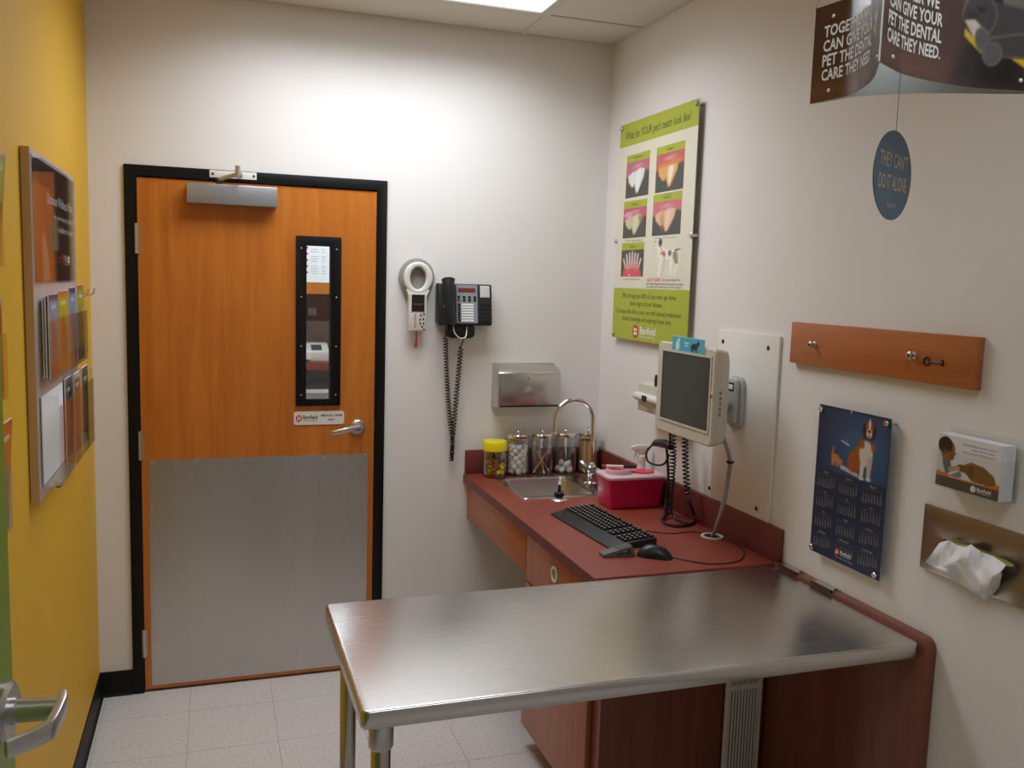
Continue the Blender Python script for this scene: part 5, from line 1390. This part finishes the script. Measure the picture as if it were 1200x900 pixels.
SA = [V1] + mz_((975, 116.5), (993, 112), (1009, 104), (1023, 92)) + [V2]
SB = [V2] + mz_((1044, 80), (1062, 88), (1100, 97), (1140, 103), (1195, 106.8)) + [V3]
SC = [V3] + [q + Vector((0.006, 0.006, 0)) for q in mz_((1195, 109), (1140, 108.4), (1100, 108), (1060, 108.6), (1030, 110))] + [SA[2] + Vector((0.012, 0.004, 0)), SA[1] + Vector((0.008, 0.002, 0)), V1 + Vector((0.002, 0.001, 0))]
for nm, ctrl in (('A', SA), ('B', SB), ('C', SC)):
    wp_, L = side(ctrl)
    mb = MB(); ns = 30
    for c in (0.0, -0.0012):
        pass
    vs = [wp_(L * i / ns, b, c) for c in (0.0, -0.0012) for b in (0, mh) for i in range(ns + 1)]
    k = ns + 1
    fs = []
    for i in range(ns):
        fs += [(i, i + 1, k + i + 1, k + i), (2 * k + i, 3 * k + i, 3 * k + i + 1, 2 * k + i + 1), (i, 2 * k + i, 2 * k + i + 1, i + 1), (k + i, k + i + 1, 3 * k + i + 1, 3 * k + i)]
    fs += [(0, k, 3 * k, 2 * k), (ns, 2 * k + ns, 3 * k + ns, k + ns)]
    pn = mb.add(vs, fs).build('side_panel', 'card_back', hm, angle=60)
    mobile_print(L / mh).build('photograph', None, 0.0005, L - 0.0005, 0.0005, mh - 0.0005, pn, c=0.0006, warp=wp_)
    mt = MB()
    tw = 0.150
    for body, fr_b, w_ in (('TOGETHER WE', 0.72, 0.93), ('CAN GIVE YOUR', 0.57, 1.0), ('PET THE DENTAL', 0.42, 1.0), ('CARE THEY NEED.', 0.27, 1.0)):
        text(mt, None, body, 0.022, mh * fr_b, h=mh * 0.122, w=tw * w_, c=0.0010, align='L', bold=0.026, warp=wp_)
    mt.build('lettering', 'ink_white', pn, flat=True)
    for a, b in ((L * 0.13, mh * 0.86), (L * 0.13, mh * 0.10), (L * 0.87, mh * 0.86), (L * 0.87, mh * 0.10)):
        nn_ = (wp_(a, b, 1.0) - wp_(a, b, 0.0)).normalized()
        tt_ = Vector((0, 0, 1)).cross(nn_)
        MB().lathe(Fr(wp_(a, b, 0.0006), tt_, (0, 0, 1), nn_), [(0.0032, 0), (0.0032, 0.001), (0.002, 0.0018)], 10).build('rivet', 'white_plastic', pn)
for v_ in (V1, V2, V3):
    MB().tube([v_ + Vector((0, 0, mh - 0.005)), v_ + Vector((0, 0, mh)), Vector(((V1.x + V2.x + V3.x) / 3, (V1.y + V2.y + V3.y) / 3, H - 0.06))], 0.0005, 5).build('thread', 'ink_grey', hm)
MB().tube([Vector(((V1.x + V2.x + V3.x) / 3, (V1.y + V2.y + V3.y) / 3, H - 0.061)), Vector(((V1.x + V2.x + V3.x) / 3, (V1.y + V2.y + V3.y) / 3, H - 0.0045))], 0.0007, 5).build('thread', 'ink_grey', hm)
# round tag on its thread
oc = P(1, -2.535, 1046, 206)
od = thing('hanging_tag', 'round blue grey tag hanging on a thread below the sign', 'tag', (oc.x, oc.y, oc.z - 0.07))
OFR = Fr(oc, (0.887, 0.462, 0), (0, 0, 1), (0.462, -0.887, 0))
orr = 0.5 * (P(1, -2.535, 1048, 153).z - P(1, -2.535, 1046, 258).z)
MB().prism(OFR, ell(0, 0, orr * 1.10, orr, 48), -0.0008, 0.0008).build('tag_disc', 'oval_blue', od)
lettering(OFR, [("THEY CAN'T", 0, orr * 0.34, dict(w=orr * 1.62, h=orr * 0.34)), ('DO IT ALONE', 0, -orr * 0.16, dict(w=orr * 1.62, h=orr * 0.34))], 'ink_gold', od, c=0.0012, bold=0.01)
lettering(OFR, [('Banfield', 0.0, -orr * 0.66, dict(w=orr * 0.5, h=orr * 0.12))], 'ink_gold', od, c=0.0012)
MB().tube([OFR.p(0, orr - 0.003), Vector((oc.x, oc.y, ZM + 0.06)), Vector((oc.x, oc.y, H - 0.0045))], 0.0005, 5).build('thread', 'ink_grey', od)

# ================================================================== LEFT WALL: brochure board
BA0, BA1, BZ0, BZ1 = -1.255, -0.548, 1.103, 1.978
bo = thing('brochure_board', 'pale wood brochure board with clear pockets on the yellow wall', 'brochure board', (0, -0.90, BZ0))
MB().fbox(LEFT, BA0, BA1, BZ0, BZ1, 0.002, 0.020).build('board_core', 'board_wood', bo)
MB().fbox(LEFT, BA0, BA1, BZ0, BZ1, 0.0202, 0.0222).build('board_face', 'board_laminate', bo)
HB0, HB1, HBZ0, HBZ1 = BA0 + 0.010, BA1 + 0.002, 1.652, 1.962
hp = MB().fbox(LEFT, HB0, HB1, HBZ0, HBZ1, 0.0224, 0.0244).build('header_poster', 'paper', bo)
ik = Ink(96, 62, 1.65, (16, 17, 28))
ik.poly([(0, 0), (0.68, 0), (0.62, 0.35), (0.66, 0.62), (0.60, 0.80), (0, 0.80)], (176, 92, 46), 0.02)
ik.poly([(0.28, 0.0), (0.52, 0.0), (0.50, 0.18), (0.36, 0.42), (0.26, 0.40)], (220, 168, 130), 0.06).ellipse(0.12, 0.55, 0.2, 0.28, (196, 112, 58), 0, 0.1)
ik.ellipse(0.56, 0.36, 0.08, 0.13, (124, 112, 84), 0, 0.06)
ik.poly([(1.45, 0), (1.7, 0), (1.7, 0.75), (1.5, 0.5)], (120, 68, 48), 0.05)
ik.build('photograph', LEFT, HB0 + 0.001, HB1 - 0.001, HBZ0 + 0.001, HBZ1 - 0.001, hp, c=0.0248)
HFR = LEFT.sub(HB0, HBZ0, 0.0)
hw, hh = HB1 - HB0, HBZ1 - HBZ0
lettering(HFR, [('Optimum Wellness Plans', hw * 0.60, hh * 0.70, dict(w=hw * 0.64, h=0.036)), ('the smart way to give your pet', hw * 0.68, hh * 0.57, dict(w=hw * 0.50, h=0.018)), ('a healthier tomorrow', hw * 0.72, hh * 0.47, dict(w=hw * 0.40, h=0.018))], 'ink_white', hp, c=0.0252, bold=0.006)
logo(HFR, hw * 0.72, hh * 0.20, 0.032, hp, c=0.0252, disc='ink_orange')
MB().fbox(LEFT, HB0 - 0.004, HB1, HBZ0 - 0.004, HBZ1 + 0.004, 0.0258, 0.0274).build('clear_sleeve', 'acrylic', bo)
def pocket(a0, a1, b0, b1, dep):
    c0 = 0.0226
    pk_ = MB().fbox(LEFT, a0, a1, b0, b1, c0 + dep - 0.002, c0 + dep).build('clear_pocket', 'acrylic', bo)
    MB().fbox(LEFT, a0, a1, b0, b0 + 0.002, c0, c0 + dep - 0.0022).build('pocket_base', 'acrylic', pk_)
    for a in (a0, a1 - 0.002):
        MB().fbox(LEFT, a, a + 0.002, b0 + 0.0022, b1 + 0.03, c0, c0 + dep - 0.0022).build('pocket_side', 'acrylic', pk_)
    return c0, dep
pocket(BA0 + 0.025, BA1 - 0.0, 1.405, 1.560, 0.032)
pocket(BA0 + 0.030, BA1 - 0.0, 1.135, 1.340, 0.045)
def brochure(a0, a1, b0, b1, c, paint, lab, lean=0.0):
    t = thing('brochure', lab, 'brochure', LEFT.p((a0 + a1) / 2, b0, c), group='brochures on the yellow wall')
    f_ = Fr(LEFT.p(a0, b0, c), (0, 1, 0), (0, lean, 1), (1, 0, 0))
    MB().fbox(f_, 0, a1 - a0, 0, b1 - b0, 0, 0.0035).build('brochure_sheet', 'paper', t)
    i = Ink(24, 44, (a1 - a0) / (b1 - b0), paint[0])
    A_ = (a1 - a0) / (b1 - b0)
    i.poly([(-1, 0.93), (3, 0.93), (3, 1.2), (-1, 1.2)], paint[1], 0.02)
    i.ellipse(A_ * 0.5, 0.36, A_ * 0.32, 0.24, paint[2], 0.1, 0.05).ellipse(A_ * 0.42, 0.60, A_ * 0.2, 0.09, paint[2], 0, 0.04).poly([(A_ * 0.3, 0.64), (A_ * 0.36, 0.76), (A_ * 0.46, 0.66)], paint[2], 0.03)
    i.poly([(-1, -0.1), (3, -0.1), (3, 0.16), (-1, 0.2)], paint[3], 0.02)
    i.cap(A_ * 0.25, 0.85, A_ * 0.75, 0.85, 0.014, 0.014, (240, 240, 236), 0.015)
    i.build('cover_print', f_, 0.0004, a1 - a0 - 0.0004, 0.0004, b1 - b0 - 0.0004, t, c=0.0040)
    return t
BL = ((120, 160, 190), (56, 62, 104), (150, 104, 96), (170, 90, 70)); LM = ((186, 186, 30), (214, 120, 40), (196, 96, 44), (204, 140, 50)); OL = ((170, 172, 40), (190, 130, 50), (176, 104, 56), (96, 80, 50)); NV = ((40, 56, 84), (34, 44, 90), (60, 74, 84), (40, 50, 60))
X3 = 0.043
def ya(px_, py_=345, x_=X3 + 0.0035): return P(0, x_, px_, py_).y
z0b = 1.409
for (p0, p1, top, pal, lab) in ((57, 67.3, 1.622, BL, 'blue brochure with animals, nearest in the upper clear pocket'), (68, 79.3, 1.628, LM, 'lime and orange brochure second in the upper clear pocket'), (81, 88, 1.634, BL, 'blue brochure between the two lime ones in the upper pocket'), (90.5, 98, 1.640, OL, 'lime brochure farthest from the camera in the upper pocket')):
    brochure(ya(p0), min(ya(p1), BA1 - 0.004), z0b, top, X3, pal, lab)
brochure(ya(57) + 0.004, ya(67) - 0.008, z0b, 1.618, X3 - 0.008, NV, 'navy brochure directly behind the nearest blue one', 0.0)
brochure(ya(57) + 0.012, ya(67) - 0.002, z0b, 1.614, X3 - 0.015, NV, 'navy brochure close against the board in the upper pocket', 0.0)
DKB = ((58, 62, 50), (90, 100, 120), (150, 86, 50), (60, 56, 50)); BRB = ((150, 92, 50), (190, 190, 190), (170, 110, 60), (120, 80, 50))
tag(MB().fbox(LEFT, BA0 + 0.034, BA0 + 0.36, 1.1385, 1.365, 0.0245, 0.0275).build('glare_sheet', 'paper'), 'white stand-in for the glare on the lower clear pocket', 'paper')  # white sheet added in place of the glare on the acrylic
brochure(-0.885, -0.775, 1.1385, 1.372, 0.030, DKB, 'dark green brochure in the lower clear pocket')
brochure(-0.800, -0.690, 1.1385, 1.378, 0.042, BRB, 'brown and white brochure in the lower clear pocket')
brochure(-0.685, -0.560, 1.1385, 1.384, 0.048, DKB, 'dark brochure at the far end of the lower clear pocket')
MB().lathe(Fr((0.045, -1.12, 1.122), (0, 1, 0), (1, 0, 0), (0, 0, -1)), [(0.008, 0), (0.010, 0.006), (0.006, 0.012)], 12).build('knob', 'black_plastic', bo)
# two small hooks on the yellow wall past the board
for y_, lab in ((-0.455, 'small chrome hook on the yellow wall beside the board'), (-0.292, 'small chrome hook on the yellow wall near the corner')):
    hk = thing('wall_hook', lab, 'hook', (0, y_, 1.60), group='chrome wall hooks')
    MB().lathe(Fr((0, y_, 1.610), (0, 1, 0), (0, 0, 1), (1, 0, 0)), [(0.009, 0.0005), (0.009, 0.003), (0.005, 0.004)], 12).build('hook_base', 'chrome', hk)
    MB().tube(spline([(0.004, y_, 1.610), (0.025, y_, 1.600), (0.042, y_, 1.606), (0.046, y_, 1.624)], 5), [0.003] * 15 + [0.0038], 8).build('hook_prong', 'chrome', hk)
# single pockets nearer the camera, cut by the left edge
def wall_pocket(a1, b0, b1, top, pal, lab, lab2, lean=0.0):
    wpk = thing('wall_pocket', lab, 'brochure holder', LEFT.p(a1 - 0.06, b0, 0), group='single clear wall pockets')
    MB().fbox(LEFT, a1 - 0.125, a1, b0, b1 + 0.05, 0.001, 0.003).build('back_sheet', 'acrylic', wpk)
    MB().fbox(LEFT, a1 - 0.125, a1, b0, b1, 0.027, 0.029).build('front_sheet', 'acrylic', wpk)
    MB().fbox(LEFT, a1 - 0.125, a1, b0, b0 + 0.002, 0.0035, 0.0265).build('base_sheet', 'acrylic', wpk)
    brochure(a1 - 0.118, a1 - 0.006, b0 + 0.0025, top, 0.018, pal, lab2, lean)
wall_pocket(-1.598, 1.690, 1.82, 1.945, OL, 'topmost clear wall pocket at the left edge', 'olive green brochure leaning in the topmost pocket at the left edge', 0.38)
wall_pocket(-1.600, 1.415, 1.55, 1.628, BRB, 'middle clear wall pocket at the left edge', 'brown brochure in the middle pocket at the left edge')
wall_pocket(-1.600, 1.135, 1.27, 1.372, ((206, 124, 40), (200, 110, 30), (190, 110, 60), (150, 100, 80)), 'lowest clear wall pocket at the left edge', 'orange brochure leaning in the lowest pocket at the left edge', 0.30)
